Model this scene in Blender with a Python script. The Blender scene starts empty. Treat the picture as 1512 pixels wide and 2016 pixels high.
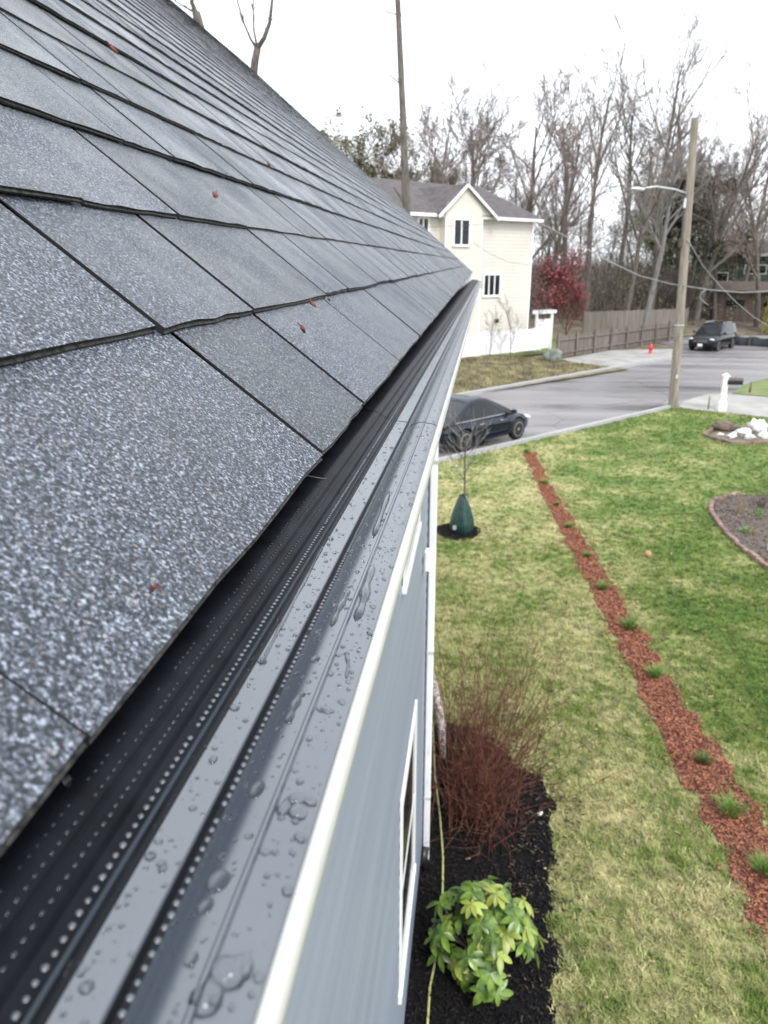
import bpy, bmesh, math, random
from mathutils import Vector, Matrix, noise as mnoise
from math import sin, cos, radians, pi, hypot, atan2, tan
R = random.Random(7)
SC = bpy.context.scene
COL = SC.collection

# ------------------------------------------------------------------ camera, sky, sun, exposure
GZ = -5.8                                   # ground level; the lens is the origin, just above the gutter
PITCH, YAW = radians(18.125), radians(6.864)
cd = bpy.data.cameras.new('camera'); cam = bpy.data.objects.new('camera', cd); COL.objects.link(cam)
cam.rotation_euler = (pi/2-PITCH, 0, YAW)
cd.sensor_fit = 'VERTICAL'; cd.sensor_height = 24; cd.lens = 24*1500/2016
cd.clip_start = 0.01; cd.clip_end = 1500
cd.dof.use_dof = True; cd.dof.focus_distance = 0.62; cd.dof.aperture_fstop = 10.5
SC.camera = cam

W = bpy.data.worlds.new('World'); SC.world = W; W.use_nodes = True
nt = W.node_tree; nt.nodes.clear()
sky = nt.nodes.new('ShaderNodeTexSky'); sky.sky_type = 'NISHITA'; sky.sun_disc = False
sky.sun_elevation = radians(48); sky.sun_rotation = radians(150); sky.dust_density = 4; sky.air_density = 1.5
hs = nt.nodes.new('ShaderNodeHueSaturation'); hs.inputs['Saturation'].default_value = .3
mx = nt.nodes.new('ShaderNodeMix'); mx.data_type = 'RGBA'; mx.inputs[0].default_value = .88
tc = nt.nodes.new('ShaderNodeTexCoord'); nz = nt.nodes.new('ShaderNodeTexNoise'); nz.inputs['Scale'].default_value = 2.2; nz.inputs['Detail'].default_value = 5
cr = nt.nodes.new('ShaderNodeValToRGB')
cr.color_ramp.elements[0].position = .3; cr.color_ramp.elements[0].color = (.80, .85, .93, 1)
cr.color_ramp.elements[1].position = .62; cr.color_ramp.elements[1].color = (.95, .985, 1.03, 1)
ml = nt.nodes.new('ShaderNodeVectorMath'); ml.operation = 'SCALE'; ml.inputs['Scale'].default_value = 7.7
bg = nt.nodes.new('ShaderNodeBackground'); bg.inputs['Strength'].default_value = .12
wo = nt.nodes.new('ShaderNodeOutputWorld'); L = nt.links.new
L(sky.outputs[0], hs.inputs['Color']); L(hs.outputs[0], mx.inputs[6]); L(tc.outputs['Generated'], nz.inputs['Vector'])
L(nz.outputs[0], cr.inputs[0]); L(cr.outputs[0], ml.inputs[0]); L(ml.outputs[0], mx.inputs[7]); L(mx.outputs[2], bg.inputs['Color']); L(bg.outputs[0], wo.inputs[0])

sd = bpy.data.lights.new('sun', 'SUN'); sd.energy = 1.2; sd.angle = radians(20); sd.color = (1, .97, .93)
sun = bpy.data.objects.new('sun', sd); COL.objects.link(sun)
SUN_AZ = radians(150)
sdir = Vector((sin(SUN_AZ)*cos(radians(48)), cos(SUN_AZ)*cos(radians(48)), sin(radians(48))))
sun.rotation_euler = sdir.to_track_quat('Z', 'Y').to_euler(); sun.location = (0, 0, 60)
vs = SC.view_settings; vs.view_transform = 'Standard'; vs.look = 'None'; vs.gamma = 1; vs.use_curve_mapping = False; vs.exposure = 1.25
SC.cycles.max_bounces = 8; SC.cycles.transparent_max_bounces = 8; SC.cycles.caustics_reflective = False; SC.cycles.caustics_refractive = True

# ------------------------------------------------------------------ survey helpers: sight lines of the measured photograph
MC = Matrix.Rotation(YAW, 3, 'Z') @ Matrix.Rotation(pi/2-PITCH, 3, 'X')
def sight(px, py): return MC @ Vector(((px-756)/1500, (1008-py)/1500, -1))
def on_ground(px, py, z=None):
    z = GZ if z is None else z
    d = sight(px, py); return d*(z/d.z)
def at_depth(px, py, Y):
    d = sight(px, py); return d*(Y/d.y)
def to_pix(p):
    c = MC.transposed() @ Vector(p)
    if c.z > -1e-4: return None
    return 756+1500*c.x/-c.z, 1008-1500*c.y/-c.z

# ------------------------------------------------------------------ materials
def mat(name, c1, c2=None, scale=20, rough=.6, bump=0, bscale=None, metal=0, spec=.5, vor=False, detail=4, stretch=None, bdist=.002, pos=(.35, .65), extra=None, obj=False, rand=0):
    m = bpy.data.materials.new(name); m.use_nodes = True
    n = m.node_tree.nodes; l = m.node_tree.links.new; b = n['Principled BSDF']
    b.inputs['Roughness'].default_value = rough; b.inputs['Metallic'].default_value = metal; b.inputs['Specular IOR Level'].default_value = spec
    b.inputs['Base Color'].default_value = (*c1, 1)
    if obj:
        t = n.new('ShaderNodeTexCoord'); vec = t.outputs['Object']
    else:
        g = n.new('ShaderNodeNewGeometry'); vec = g.outputs['Position']
    if stretch:
        mp = n.new('ShaderNodeMapping'); mp.inputs['Scale'].default_value = stretch; l(vec, mp.inputs['Vector']); vec = mp.outputs[0]
    col = None
    if c2:
        if vor:
            t = n.new('ShaderNodeTexVoronoi'); t.inputs['Scale'].default_value = scale; f = n.new('ShaderNodeSeparateColor'); l(vec, t.inputs['Vector']); l(t.outputs['Color'], f.inputs[0]); fac = f.outputs[0]
        else:
            t = n.new('ShaderNodeTexNoise'); t.inputs['Scale'].default_value = scale; t.inputs['Detail'].default_value = detail; l(vec, t.inputs['Vector']); fac = t.outputs[0]
        r = n.new('ShaderNodeValToRGB'); r.color_ramp.elements[0].position = pos[0]; r.color_ramp.elements[1].position = pos[1]
        r.color_ramp.elements[0].color = (*c1, 1); r.color_ramp.elements[1].color = (*c2, 1)
        l(fac, r.inputs[0]); col = r.outputs[0]
    if rand:
        oi = n.new('ShaderNodeObjectInfo'); h = n.new('ShaderNodeHueSaturation'); mr = n.new('ShaderNodeMapRange')
        mr.inputs[3].default_value = 1-rand; mr.inputs[4].default_value = 1+rand; l(oi.outputs['Random'], mr.inputs[0]); l(mr.outputs[0], h.inputs['Value'])
        if col: l(col, h.inputs['Color'])
        else: h.inputs['Color'].default_value = (*c1, 1)
        col = h.outputs[0]
    if col: l(col, b.inputs['Base Color'])
    if bump:
        t2 = n.new('ShaderNodeTexVoronoi' if vor else 'ShaderNodeTexNoise'); t2.inputs['Scale'].default_value = bscale or scale
        l(vec, t2.inputs['Vector']); bp = n.new('ShaderNodeBump'); bp.inputs['Strength'].default_value = bump; bp.inputs['Distance'].default_value = bdist
        l(t2.outputs[0], bp.inputs['Height']); l(bp.outputs[0], b.inputs['Normal'])
    if extra: extra(m, n, l, b, vec)
    return m

def shingle_extra(m, n, l, b, vec):
    # mineral granules: several sizes of random dark and pale chips, sky glints painted into the pale, wet patches, per-tab tone
    g1 = n.new('ShaderNodeTexNoise'); g1.inputs['Scale'].default_value = 540; g1.inputs['Detail'].default_value = 3; g1.inputs['Roughness'].default_value = .65; l(vec, g1.inputs['Vector'])
    v1 = n.new('ShaderNodeTexVoronoi'); v1.inputs['Scale'].default_value = 620; l(vec, v1.inputs['Vector'])
    s1 = n.new('ShaderNodeSeparateColor'); l(v1.outputs['Color'], s1.inputs[0])
    gm = n.new('ShaderNodeMath'); gm.operation = 'MULTIPLY_ADD'; gm.inputs[1].default_value = .22; l(s1.outputs[0], gm.inputs[0]); l(g1.outputs[0], gm.inputs[2])
    r1 = n.new('ShaderNodeValToRGB'); e = r1.color_ramp.elements
    e[0].position = .50; e[0].color = (.007, .010, .014, 1); e[1].position = .83; e[1].color = (.29, .325, .39, 1)
    x = e.new(.60); x.color = (.034, .041, .053, 1); x = e.new(.70); x.color = (.085, .098, .122, 1)
    l(gm.outputs[0], r1.inputs[0])
    nn = n.new('ShaderNodeTexNoise'); nn.inputs['Scale'].default_value = 7; nn.inputs['Detail'].default_value = 5; l(vec, nn.inputs['Vector'])
    oi = n.new('ShaderNodeObjectInfo'); ad = n.new('ShaderNodeMath'); ad.operation = 'ADD'; mm = n.new('ShaderNodeMath'); mm.operation = 'MULTIPLY_ADD'; mm.inputs[1].default_value = .5; mm.inputs[2].default_value = .25
    l(oi.outputs['Random'], mm.inputs[0]); l(nn.outputs[0], ad.inputs[0]); l(mm.outputs[0], ad.inputs[1])
    h = n.new('ShaderNodeHueSaturation'); l(ad.outputs[0], h.inputs['Value']); l(r1.outputs[0], h.inputs['Color']); l(h.outputs[0], b.inputs['Base Color'])
    rr = n.new('ShaderNodeMapRange'); rr.inputs[1].default_value = .35; rr.inputs[2].default_value = .7; rr.inputs[3].default_value = .26; rr.inputs[4].default_value = .62; l(nn.outputs[0], rr.inputs[0]); l(rr.outputs[0], b.inputs['Roughness'])
    bp = n.new('ShaderNodeBump'); bp.inputs['Strength'].default_value = .8; bp.inputs['Distance'].default_value = .0018; l(g1.outputs[0], bp.inputs['Height']); l(bp.outputs[0], b.inputs['Normal'])
    # a few tinted granules: rusty, pale and bluish
    hv = n.new('ShaderNodeMix'); hv.data_type = 'RGBA'; th = n.new('ShaderNodeMath'); th.operation = 'GREATER_THAN'; th.inputs[1].default_value = .985; l(s1.outputs[2], th.inputs[0]); l(th.outputs[0], hv.inputs[0]); l(h.outputs[0], hv.inputs[6])
    tn = n.new('ShaderNodeValToRGB'); tn.color_ramp.elements[0].color = (.10, .06, .045, 1); tn.color_ramp.elements[1].color = (.26, .26, .27, 1); l(s1.outputs[1], tn.inputs[0]); l(tn.outputs[0], hv.inputs[7]); l(hv.outputs[2], b.inputs['Base Color'])

def lawn_extra(m, n, l, b, vec):
    # dormant straw and green patches; the strip beside the house is thinner turf than the neighbour's
    sx = n.new('ShaderNodeSeparateXYZ'); l(vec, sx.inputs[0])
    mr = n.new('ShaderNodeMapRange'); mr.inputs[1].default_value = 1.6; mr.inputs[2].default_value = 4.2; mr.inputs[3].default_value = .045; mr.inputs[4].default_value = -.115; l(sx.outputs[0], mr.inputs[0])
    n1 = n.new('ShaderNodeTexNoise'); n1.inputs['Scale'].default_value = .75; n1.inputs['Detail'].default_value = 6; n1.inputs['Roughness'].default_value = .62; l(vec, n1.inputs['Vector'])
    n2 = n.new('ShaderNodeTexNoise'); n2.inputs['Scale'].default_value = 6; n2.inputs['Detail'].default_value = 6; l(vec, n2.inputs['Vector'])
    a = n.new('ShaderNodeMath'); a.operation = 'ADD'; l(n1.outputs[0], a.inputs[0]); l(mr.outputs[0], a.inputs[1])
    a2 = n.new('ShaderNodeMath'); a2.operation = 'MULTIPLY_ADD'; a2.inputs[1].default_value = .45; l(n2.outputs[0], a2.inputs[0]); l(a.outputs[0], a2.inputs[2])
    r = n.new('ShaderNodeValToRGB'); e = r.color_ramp.elements
    e[0].position = .46; e[0].color = (.095, .165, .032, 1); e[1].position = .97; e[1].color = (.50, .45, .235, 1)
    x = e.new(.64); x.color = (.16, .215, .05, 1); x = e.new(.76); x.color = (.31, .325, .13, 1)
    l(a2.outputs[0], r.inputs[0])
    oi = n.new('ShaderNodeObjectInfo'); h = n.new('ShaderNodeHueSaturation'); q = n.new('ShaderNodeMapRange'); q.inputs[3].default_value = .5; q.inputs[4].default_value = 1.35
    l(oi.outputs['Random'], q.inputs[0]); l(q.outputs[0], h.inputs['Value']); l(r.outputs[0], h.inputs['Color']); l(h.outputs[0], b.inputs['Base Color'])

M = {}
M['shingle'] = mat('shingle_granules', (.05, .055, .065), extra=shingle_extra, spec=.42)
M['shingle_edge'] = mat('asphalt_edge', (.008, .008, .009), (.055, .052, .05), 260, .7, spec=.2)
M['deck'] = mat('black_felt', (.006, .006, .007), rough=.85)
M['black_mesh'] = mat('black_screen', (.005, .006, .008), (.010, .012, .016), 40, .45, bump=.15, bscale=500, bdist=.0006, spec=.07)
def wet_metal(m, n, l, b, vec): b.inputs['IOR'].default_value = 2.1
M['metal_grey'] = mat('wet_grey_aluminium', (.040, .052, .068), (.054, .067, .084), 9, .25, bump=.04, bscale=30, bdist=.002, spec=.5, extra=wet_metal)
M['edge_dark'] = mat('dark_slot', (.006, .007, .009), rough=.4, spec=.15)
M['white_metal'] = mat('white_aluminium', (.46, .46, .44), (.53, .53, .51), 12, .25, spec=.5)
M['white_trim'] = mat('white_vinyl_trim', (.74, .75, .76), (.80, .81, .82), 6, .4)
M['siding'] = mat('grey_blue_siding', rand=.05, c1=(.208, .236, .30), c2=(.232, .262, .325), scale=3, rough=.42, bump=.12, bscale=60, stretch=(1, .15, 4), bdist=.001)
M['glass_dark'] = mat('dark_glass', (.008, .010, .012), rough=.08, spec=.35)
M['lawn'] = mat('turf', (.1, .14, .04), extra=lawn_extra, rough=.7, spec=.25)
M['soil'] = mat('leaf_litter', (.07, .055, .04), (.17, .14, .095), 1.2, .9, detail=8, bump=.6, bscale=14, bdist=.04)
M['grass_far'] = mat('far_grass', (.07, .12, .025), (.16, .18, .06), 1.5, .8, detail=7)
M['asphalt'] = mat('wet_asphalt', (.125, .118, .122), (.19, .178, .182), .35, .40, detail=9, bump=.25, bscale=60, bdist=.01, stretch=(1, 1, 1))
def road_extra(m, n, l, b, vec):
    mp = n.new('ShaderNodeMapping'); mp.inputs['Rotation'].default_value = (0, 0, -.845); mp.inputs['Scale'].default_value = (.06, .55, 1); l(vec, mp.inputs['Vector'])
    a = n.new('ShaderNodeTexNoise'); a.inputs['Scale'].default_value = 1; a.inputs['Detail'].default_value = 7; l(mp.outputs[0], a.inputs['Vector'])
    c = n.new('ShaderNodeTexNoise'); c.inputs['Scale'].default_value = 30; c.inputs['Detail'].default_value = 4; l(vec, c.inputs['Vector'])
    ad = n.new('ShaderNodeMath'); ad.operation = 'MULTIPLY_ADD'; ad.inputs[1].default_value = .3; l(c.outputs[0], ad.inputs[0]); l(a.outputs[0], ad.inputs[2])
    rp = n.new('ShaderNodeValToRGB'); rp.color_ramp.elements[0].position = .48; rp.color_ramp.elements[0].color = (.125, .118, .122, 1); rp.color_ramp.elements[1].position = .82; rp.color_ramp.elements[1].color = (.235, .222, .225, 1); l(ad.outputs[0], rp.inputs[0])
    v = n.new('ShaderNodeTexVoronoi'); v.feature = 'DISTANCE_TO_EDGE'; v.inputs['Scale'].default_value = .22
    w = n.new('ShaderNodeTexNoise'); w.inputs['Scale'].default_value = 1.2; w.inputs['Detail'].default_value = 4; mixv = n.new('ShaderNodeMix'); mixv.data_type = 'VECTOR'; mixv.inputs[0].default_value = .12; l(vec, w.inputs['Vector']); l(vec, mixv.inputs[4]); l(w.outputs['Color'], mixv.inputs[5]); l(mixv.outputs[1], v.inputs['Vector'])
    lt = n.new('ShaderNodeMath'); lt.operation = 'LESS_THAN'; lt.inputs[1].default_value = .0035; l(v.outputs['Distance'], lt.inputs[0]); mc = n.new('ShaderNodeMix'); mc.data_type = 'RGBA'; l(lt.outputs[0], mc.inputs[0]); l(rp.outputs[0], mc.inputs[6]); mc.inputs[7].default_value = (.05, .048, .05, 1); l(mc.outputs[2], b.inputs['Base Color'])
    rr = n.new('ShaderNodeMapRange'); rr.inputs[1].default_value = .35; rr.inputs[2].default_value = .65; rr.inputs[3].default_value = .22; rr.inputs[4].default_value = .6; l(a.outputs[0], rr.inputs[0]); l(rr.outputs[0], b.inputs['Roughness'])
M['asphalt'] = mat('wet_asphalt', (.13, .12, .125), bump=.2, bscale=60, bdist=.01, extra=road_extra)
M['concrete'] = mat('damp_concrete', (.22, .215, .205), (.34, .33, .31), .9, .7, detail=8, bump=.2, bscale=40)
M['granite'] = mat('granite_kerb', (.26, .26, .265), (.42, .42, .42), 16, .7, detail=6)
M['red_mulch'] = mat('red_mulch', (.07, .022, .014), (.17, .062, .04), 30, .8, rand=.3, detail=5, bump=.5, bscale=60, bdist=.02)
M['chip_red'] = mat('red_wood_chip', (.075, .022, .013), (.44, .19, .115), 31, .8, spec=.25, vor=True, pos=(.05, .95))
M['black_mulch'] = mat('black_mulch', (.004, .004, .005), (.012, .011, .012), 40, .9, spec=.15, bump=.8, bscale=55, bdist=.03)
M['chip_black'] = mat('black_wood_chip', (.004, .004, .005), (.028, .023, .021), 35, .8, vor=True, pos=(.3, 1), spec=.2)
M['chip_brown'] = mat('dark_brown_chip', (.02, .014, .011), (.12, .085, .06), 35, .85, vor=True, pos=(.1, 1))
M['straw'] = mat('straw', (.20, .14, .08), (.36, .29, .17), 10, .8)
M['bark'] = mat('grey_bark', (.055, .045, .040), (.13, .11, .10), 9, .9, stretch=(1, 1, .25), bump=.5, bscale=20, bdist=.02)
M['bark_dark'] = mat('dark_bark', (.075, .063, .056), (.15, .13, .115), 9, .9, stretch=(1, 1, .25))
M['bark_pale'] = mat('pale_bark', (.13, .125, .12), (.22, .21, .20), 7, .9, stretch=(1, 1, .3))
M['twig_brown'] = mat('brown_twigs', (.11, .09, .08), (.21, .175, .155), .25, .85)
M['twig_red'] = mat('red_twigs', (.055, .020, .015), (.20, .085, .058), 18, .75, spec=.2)
M['bud_red'] = mat('red_buds', (.19, .035, .048), (.29, .08, .09), 3, .7)
M['bud_green'] = mat('green_buds', (.12, .125, .05), (.19, .185, .09), 3, .7)
M['leaf'] = mat('rhododendron_leaf', (.035, .088, .011), (.14, .22, .03), 14, .33, rand=.3, spec=.5)
M['leaf_young'] = mat('young_leaf', (.20, .27, .04), (.29, .33, .06), 14, .4, rand=.2)
M['needle'] = mat('evergreen_foliage', (.018, .030, .016), (.05, .065, .034), 2, .8)
M['ivy'] = mat('green_shrub', (.05, .09, .02), (.12, .17, .04), 6, .7)
M['tuft'] = mat('tuft_green', (.07, .17, .02), (.14, .27, .04), 20, .6, rand=.2)
M['straw'] = mat('straw', (.24, .18, .10), (.36, .29, .17), 10, .8)
M['pole'] = mat('weathered_pole', (.17, .145, .115), (.30, .27, .225), 6, .85, stretch=(3, 3, .25), bump=.4, bscale=14, bdist=.01)
M['galv'] = mat('galvanised', (.55, .57, .59), rough=.4, metal=.4)
M['cable'] = mat('grey_cable', (.23, .23, .23), (.32, .31, .30), 4, .6)
M['cable_dark'] = mat('dark_cable', (.05, .05, .052), rough=.6)
M['fence'] = mat('weathered_fence', (.110, .094, .082), (.20, .172, .150), 1.6, .9, stretch=(4, 4, .4), detail=6)
M['fence_tall'] = mat('grey_board', (.13, .112, .098), (.20, .175, .155), 1.3, .9, stretch=(4, 4, .4))
M['vinyl'] = mat('white_vinyl', (.72, .72, .74), (.80, .80, .82), 1.5, .35)
M['cream'] = mat('cream_siding', (.575, .54, .485), (.615, .58, .525), .8, .6)
M['roof_far'] = mat('brown_grey_shingles', (.055, .048, .050), (.095, .083, .083), 2.5, .8, detail=8)
M['car_navy'] = mat('dark_navy_paint', (.004, .007, .018), rough=.10, spec=.5)
M['car_black'] = mat('black_paint', (.004, .006, .008), rough=.12, spec=.35)
M['rubber'] = mat('tyre_rubber', (.010, .010, .010), (.02, .02, .02), 30, .8)
M['alloy'] = mat('alloy_rim', (.42, .43, .45), rough=.3, metal=.7)
M['chrome'] = mat('chrome', (.7, .7, .7), rough=.15, metal=1)
M['lamp_clear'] = mat('headlamp_glass', (.55, .57, .60), rough=.1)
M['lamp_dark'] = mat('smoked_tail_lamp', (.05, .012, .014), rough=.15)
M['lamp_red'] = mat('tail_lamp', (.25, .01, .01), rough=.15)
M['red_paint'] = mat('hydrant_red', (.50, .03, .035), (.58, .05, .05), 8, .4)
M['white_paint'] = mat('white_paint', (.78, .78, .77), (.83, .83, .82), 5, .4)
M['black_plastic'] = mat('black_plastic', (.010, .010, .011), rough=.4)
M['bag_green'] = mat('green_tarpaulin', (.006, .030, .028), (.012, .05, .045), 12, .45, bump=.4, bscale=14, bdist=.03)
M['hose'] = mat('yellow_green_hose', (.42, .44, .16), (.50, .50, .22), 12, .45)
M['wood_weathered'] = mat('weathered_wood', (.16, .13, .115), (.52, .47, .44), 24, .85, detail=7, pos=(.4, .6))
M['stone'] = mat('grey_stone', (.20, .205, .20), (.36, .36, .35), 6, .9, detail=7, bump=.6, bscale=12, bdist=.03)
M['stone_mossy'] = mat('mossy_boulder', (.09, .105, .085), (.20, .22, .20), 2.5, .9, detail=7)
M['stone_brown'] = mat('brown_boulder', (.07, .05, .042), (.16, .12, .10), 5, .9, detail=7)
M['stone_white'] = mat('white_stone', (.62, .62, .62), (.80, .80, .80), 5, .7)
M['brick_edge'] = mat('brick_edging', (.15, .095, .078), (.25, .175, .145), 6, .85, rand=.25)
M['ball'] = mat('orange_ball', (.26, .13, .06), (.42, .27, .15), 20, .6)
M['debris'] = mat('red_bud_scale', (.10, .022, .016), (.19, .05, .035), 200, .7)
M['dark_green_house'] = mat('dark_green_boards', (.030, .060, .048), (.045, .08, .065), 1, .8)
M['brown_shed'] = mat('brown_boards', (.060, .042, .036), (.10, .075, .065), 1, .85, stretch=(3, 3, .5))
M['forsythia'] = mat('yellow_green_leaf', (.26, .27, .03), (.38, .36, .06), 3, .7)
M['silt'] = mat('black_fabric', (.012, .015, .020), (.02, .024, .03), 2, .6)
wm = bpy.data.materials.new('water'); wm.use_nodes = True; b = wm.node_tree.nodes['Principled BSDF']
b.inputs['Base Color'].default_value = (.92, .94, .96, 1); b.inputs['Roughness'].default_value = .01; b.inputs['IOR'].default_value = 1.33; b.inputs['Transmission Weight'].default_value = 1
M['water'] = wm

# ------------------------------------------------------------------ mesh helpers
def tag(o, label=None, cat=None, group=None, kind=None):
    if label: o['label'] = label
    if cat: o['category'] = cat
    if group: o['group'] = group
    if kind: o['kind'] = kind
    return o
def link(o, parent=None):
    COL.objects.link(o)
    if parent is not None: o.parent = parent
    return o
def empty(name, loc=(0, 0, 0), rz=0, **k):
    o = bpy.data.objects.new(name, None); o.empty_display_size = .1; o.location = loc; o.rotation_euler = (0, 0, rz); link(o); return tag(o, **k)
class MB:
    def __init__(s): s.v = []; s.f = []; s.m = []; s.mi = 0
    def add(s, vs, fs, M4=None):
        o = len(s.v)
        s.v += [tuple(M4 @ Vector(v)) for v in vs] if M4 is not None else [tuple(v) for v in vs]
        s.f += [tuple(i+o for i in f) for f in fs]; s.m += [s.mi]*len(fs); return s
    def box(s, c, d, M4=None, bev=0):
        x, y, z = d[0]/2, d[1]/2, d[2]/2
        if not bev:
            vs = [(c[0]+a*x, c[1]+b*y, c[2]+e*z) for a in (-1, 1) for b in (-1, 1) for e in (-1, 1)]
            return s.add(vs, [(0, 1, 3, 2), (4, 6, 7, 5), (0, 4, 5, 1), (2, 3, 7, 6), (0, 2, 6, 4), (1, 5, 7, 3)], M4)
        prof = []
        for (a, b_) in ((1, 1), (-1, 1), (-1, -1), (1, -1)):
            cs = (1, 0), (0, 1)
            p1 = (a*x, b_*(y-bev)); p2 = (a*(x-bev), b_*y)
            prof += [p1, p2] if a*b_ > 0 else [p2, p1]
        vs = [(c[0]+p[0], c[1]+p[1], c[2]-z) for p in prof]+[(c[0]+p[0], c[1]+p[1], c[2]+z-bev) for p in prof]
        vs += [(c[0]+p[0]*(1-bev/max(x, 1e-6)), c[1]+p[1]*(1-bev/max(y, 1e-6)), c[2]+z) for p in prof]
        n = 8; fs = [tuple(range(n))[::-1], tuple(range(2*n, 3*n))]
        for k in range(2):
            fs += [(k*n+i, k*n+(i+1) % n, (k+1)*n+(i+1) % n, (k+1)*n+i) for i in range(n)]
        return s.add(vs, fs, M4)
    def tube(s, pts, rad, n=6, cap=True, M4=None):
        pts = [Vector(p) for p in pts]
        if not hasattr(rad, '__len__'): rad = [rad]*len(pts)
        vs = []; fs = []; prev = None
        for i, p in enumerate(pts):
            d = (pts[min(i+1, len(pts)-1)]-pts[max(i-1, 0)])
            if d.length < 1e-9: d = Vector((0, 0, 1))
            d.normalize()
            if prev is None:
                u = d.orthogonal().normalized()
            else:
                u = prev-d*prev.dot(d)
                u = u.normalized() if u.length > 1e-6 else d.orthogonal().normalized()
            prev = u; w = d.cross(u)
            for k in range(n):
                a = 2*pi*k/n; vs.append(p+(u*cos(a)+w*sin(a))*rad[i])
        for i in range(len(pts)-1):
            for k in range(n):
                fs.append((i*n+k, i*n+(k+1) % n, (i+1)*n+(k+1) % n, (i+1)*n+k))
        if cap: fs += [tuple(range(n))[::-1], tuple(range((len(pts)-1)*n, len(pts)*n))]
        return s.add(vs, fs, M4)
    def lathe(s, prof, n=16, M4=None):
        vs = [(r*cos(2*pi*k/n), r*sin(2*pi*k/n), z) for r, z in prof for k in range(n)]; fs = []
        for i in range(len(prof)-1):
            fs += [(i*n+k, i*n+(k+1) % n, (i+1)*n+(k+1) % n, (i+1)*n+k) for k in range(n)]
        fs += [tuple(range(n))[::-1], tuple(range((len(prof)-1)*n, len(prof)*n))]
        return s.add(vs, fs, M4)
    def blob(s, c, r, rnd, seg=10, rings=6, amp=.2, M4=None):
        vs = []; fs = []; off = Vector((rnd.random()*50, rnd.random()*50, 0))
        for i in range(rings+1):
            t = pi*i/rings
            for k in range(seg):
                a = 2*pi*k/seg; d = Vector((sin(t)*cos(a), sin(t)*sin(a), cos(t)))
                f = 1+amp*(mnoise.noise(d*1.7+off)*2+mnoise.noise(d*4.1+off))
                vs.append((c[0]+d.x*r[0]*f, c[1]+d.y*r[1]*f, c[2]+d.z*r[2]*f))
        for i in range(rings):
            fs += [(i*seg+k, (i+1)*seg+k, (i+1)*seg+(k+1) % seg, i*seg+(k+1) % seg) for k in range(seg)]
        return s.add(vs, fs, M4)
    def poly(s, pts, z):
        return s.add([(p[0], p[1], z) for p in pts], [tuple(range(len(pts)))])
    def prism(s, pts, z0, z1):
        n = len(pts); return s.add([(p[0], p[1], z0) for p in pts]+[(p[0], p[1], z1) for p in pts], [tuple(range(n))[::-1], tuple(range(n, 2*n))]+[(i, (i+1) % n, n+(i+1) % n, n+i) for i in range(n)])
    def mesh(s, name, mats, smooth=False):
        me = bpy.data.meshes.new(name); me.from_pydata(s.v, [], s.f)
        for m in (mats if isinstance(mats, (list, tuple)) else [mats]): me.materials.append(m)
        if any(s.m): me.polygons.foreach_set('material_index', s.m)
        if smooth: me.polygons.foreach_set('use_smooth', [True]*len(me.polygons))
        me.update(); return me
    def build(s, name, mats, parent=None, smooth=False, fixn=False, **k):
        me = s.mesh(name, mats, smooth)
        if fixn:
            bm = bmesh.new(); bm.from_mesh(me); bmesh.ops.recalc_face_normals(bm, faces=bm.faces); bm.to_mesh(me); bm.free()
        o = bpy.data.objects.new(name, me); link(o, parent); return tag(o, **k)
def copy_tree(o, parent=None):
    c = o.copy(); COL.objects.link(c)
    if parent is not None: c.parent = parent
    for ch in list(o.children): copy_tree(ch, c)
    return c
def smooth_by_angle(me, deg=35):
    me.polygons.foreach_set('use_smooth', [True]*len(me.polygons))
    me.set_sharp_from_angle(angle=radians(deg))
def inside(pt, poly):
    x, y = pt; r = False; j = len(poly)-1
    for i in range(len(poly)):
        xi, yi = poly[i][0], poly[i][1]; xj, yj = poly[j][0], poly[j][1]
        if (yi > y) != (yj > y) and x < (xj-xi)*(y-yi)/(yj-yi+1e-12)+xi: r = not r
        j = i
    return r

# ------------------------------------------------------------------ ground, road, lawn
AX = Vector((.664, .748, 0)).normalized()          # the road's direction
NX = Vector((.748, -.664, 0)).normalized()         # across the road, towards the camera side
def road_pt(s, off, z=GZ): p = Vector((-1.02, 22.53, 0))+AX*s-NX*off; return Vector((p.x, p.y, z))
MB().poly([(-300, -120), (300, -120), (300, 420), (-300, 420)], GZ-.03).build('ground', M['soil'], kind='structure')
def sub_poly(name, pts, z, m, **k): return MB().poly(pts, z).build(name, m, fixn=False, kind='structure', **k)
DRV = [on_ground(*p) for p in ((1335, 803), (1420, 812), (1512, 822))]
lawn_poly = [(-25, -12), (-.1, -12), (24, -12), (24, 23.5), tuple(DRV[2].xy), tuple(DRV[1].xy), tuple(DRV[0].xy), tuple(road_pt(13.9, .0).xy), tuple(road_pt(0, 0).xy), tuple(road_pt(-30, 0).xy)]
MB().poly(lawn_poly, GZ).build('lawn', M['lawn'], kind='structure')
RW = 7.7
road = [road_pt(-40, .17), road_pt(14.0, .17), DRV[0]+Vector((.1, .3, 0)), road_pt(30, .2), road_pt(90, .17), road_pt(90, 18), road_pt(40, 16), road_pt(36, 11.5), road_pt(30, 8.7), road_pt(8.7, 7.7), road_pt(-40, 5.8)]
MB().poly([(p.x, p.y) for p in road], GZ-.012).build('road', M['asphalt'], kind='structure')
drive = [DRV[0], DRV[1], DRV[2], Vector((26, 22.5, GZ)), Vector((30, 28, GZ)), on_ground(1512, 782), on_ground(1440, 775), on_ground(1395, 775), on_ground(1345, 790)]
MB().poly([(p.x, p.y) for p in drive], GZ+.004).build('driveway', M['concrete'], kind='structure')
l2 = [on_ground(1440, 775), on_ground(1512, 782), Vector((40, 24, GZ)), Vector((45, 50, GZ)), on_ground(1512, 745), on_ground(1468, 757)]
MB().poly([(p.x, p.y) for p in l2], GZ+.03).build('neighbour_lawn', M['grass_far'], kind='structure')
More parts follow.
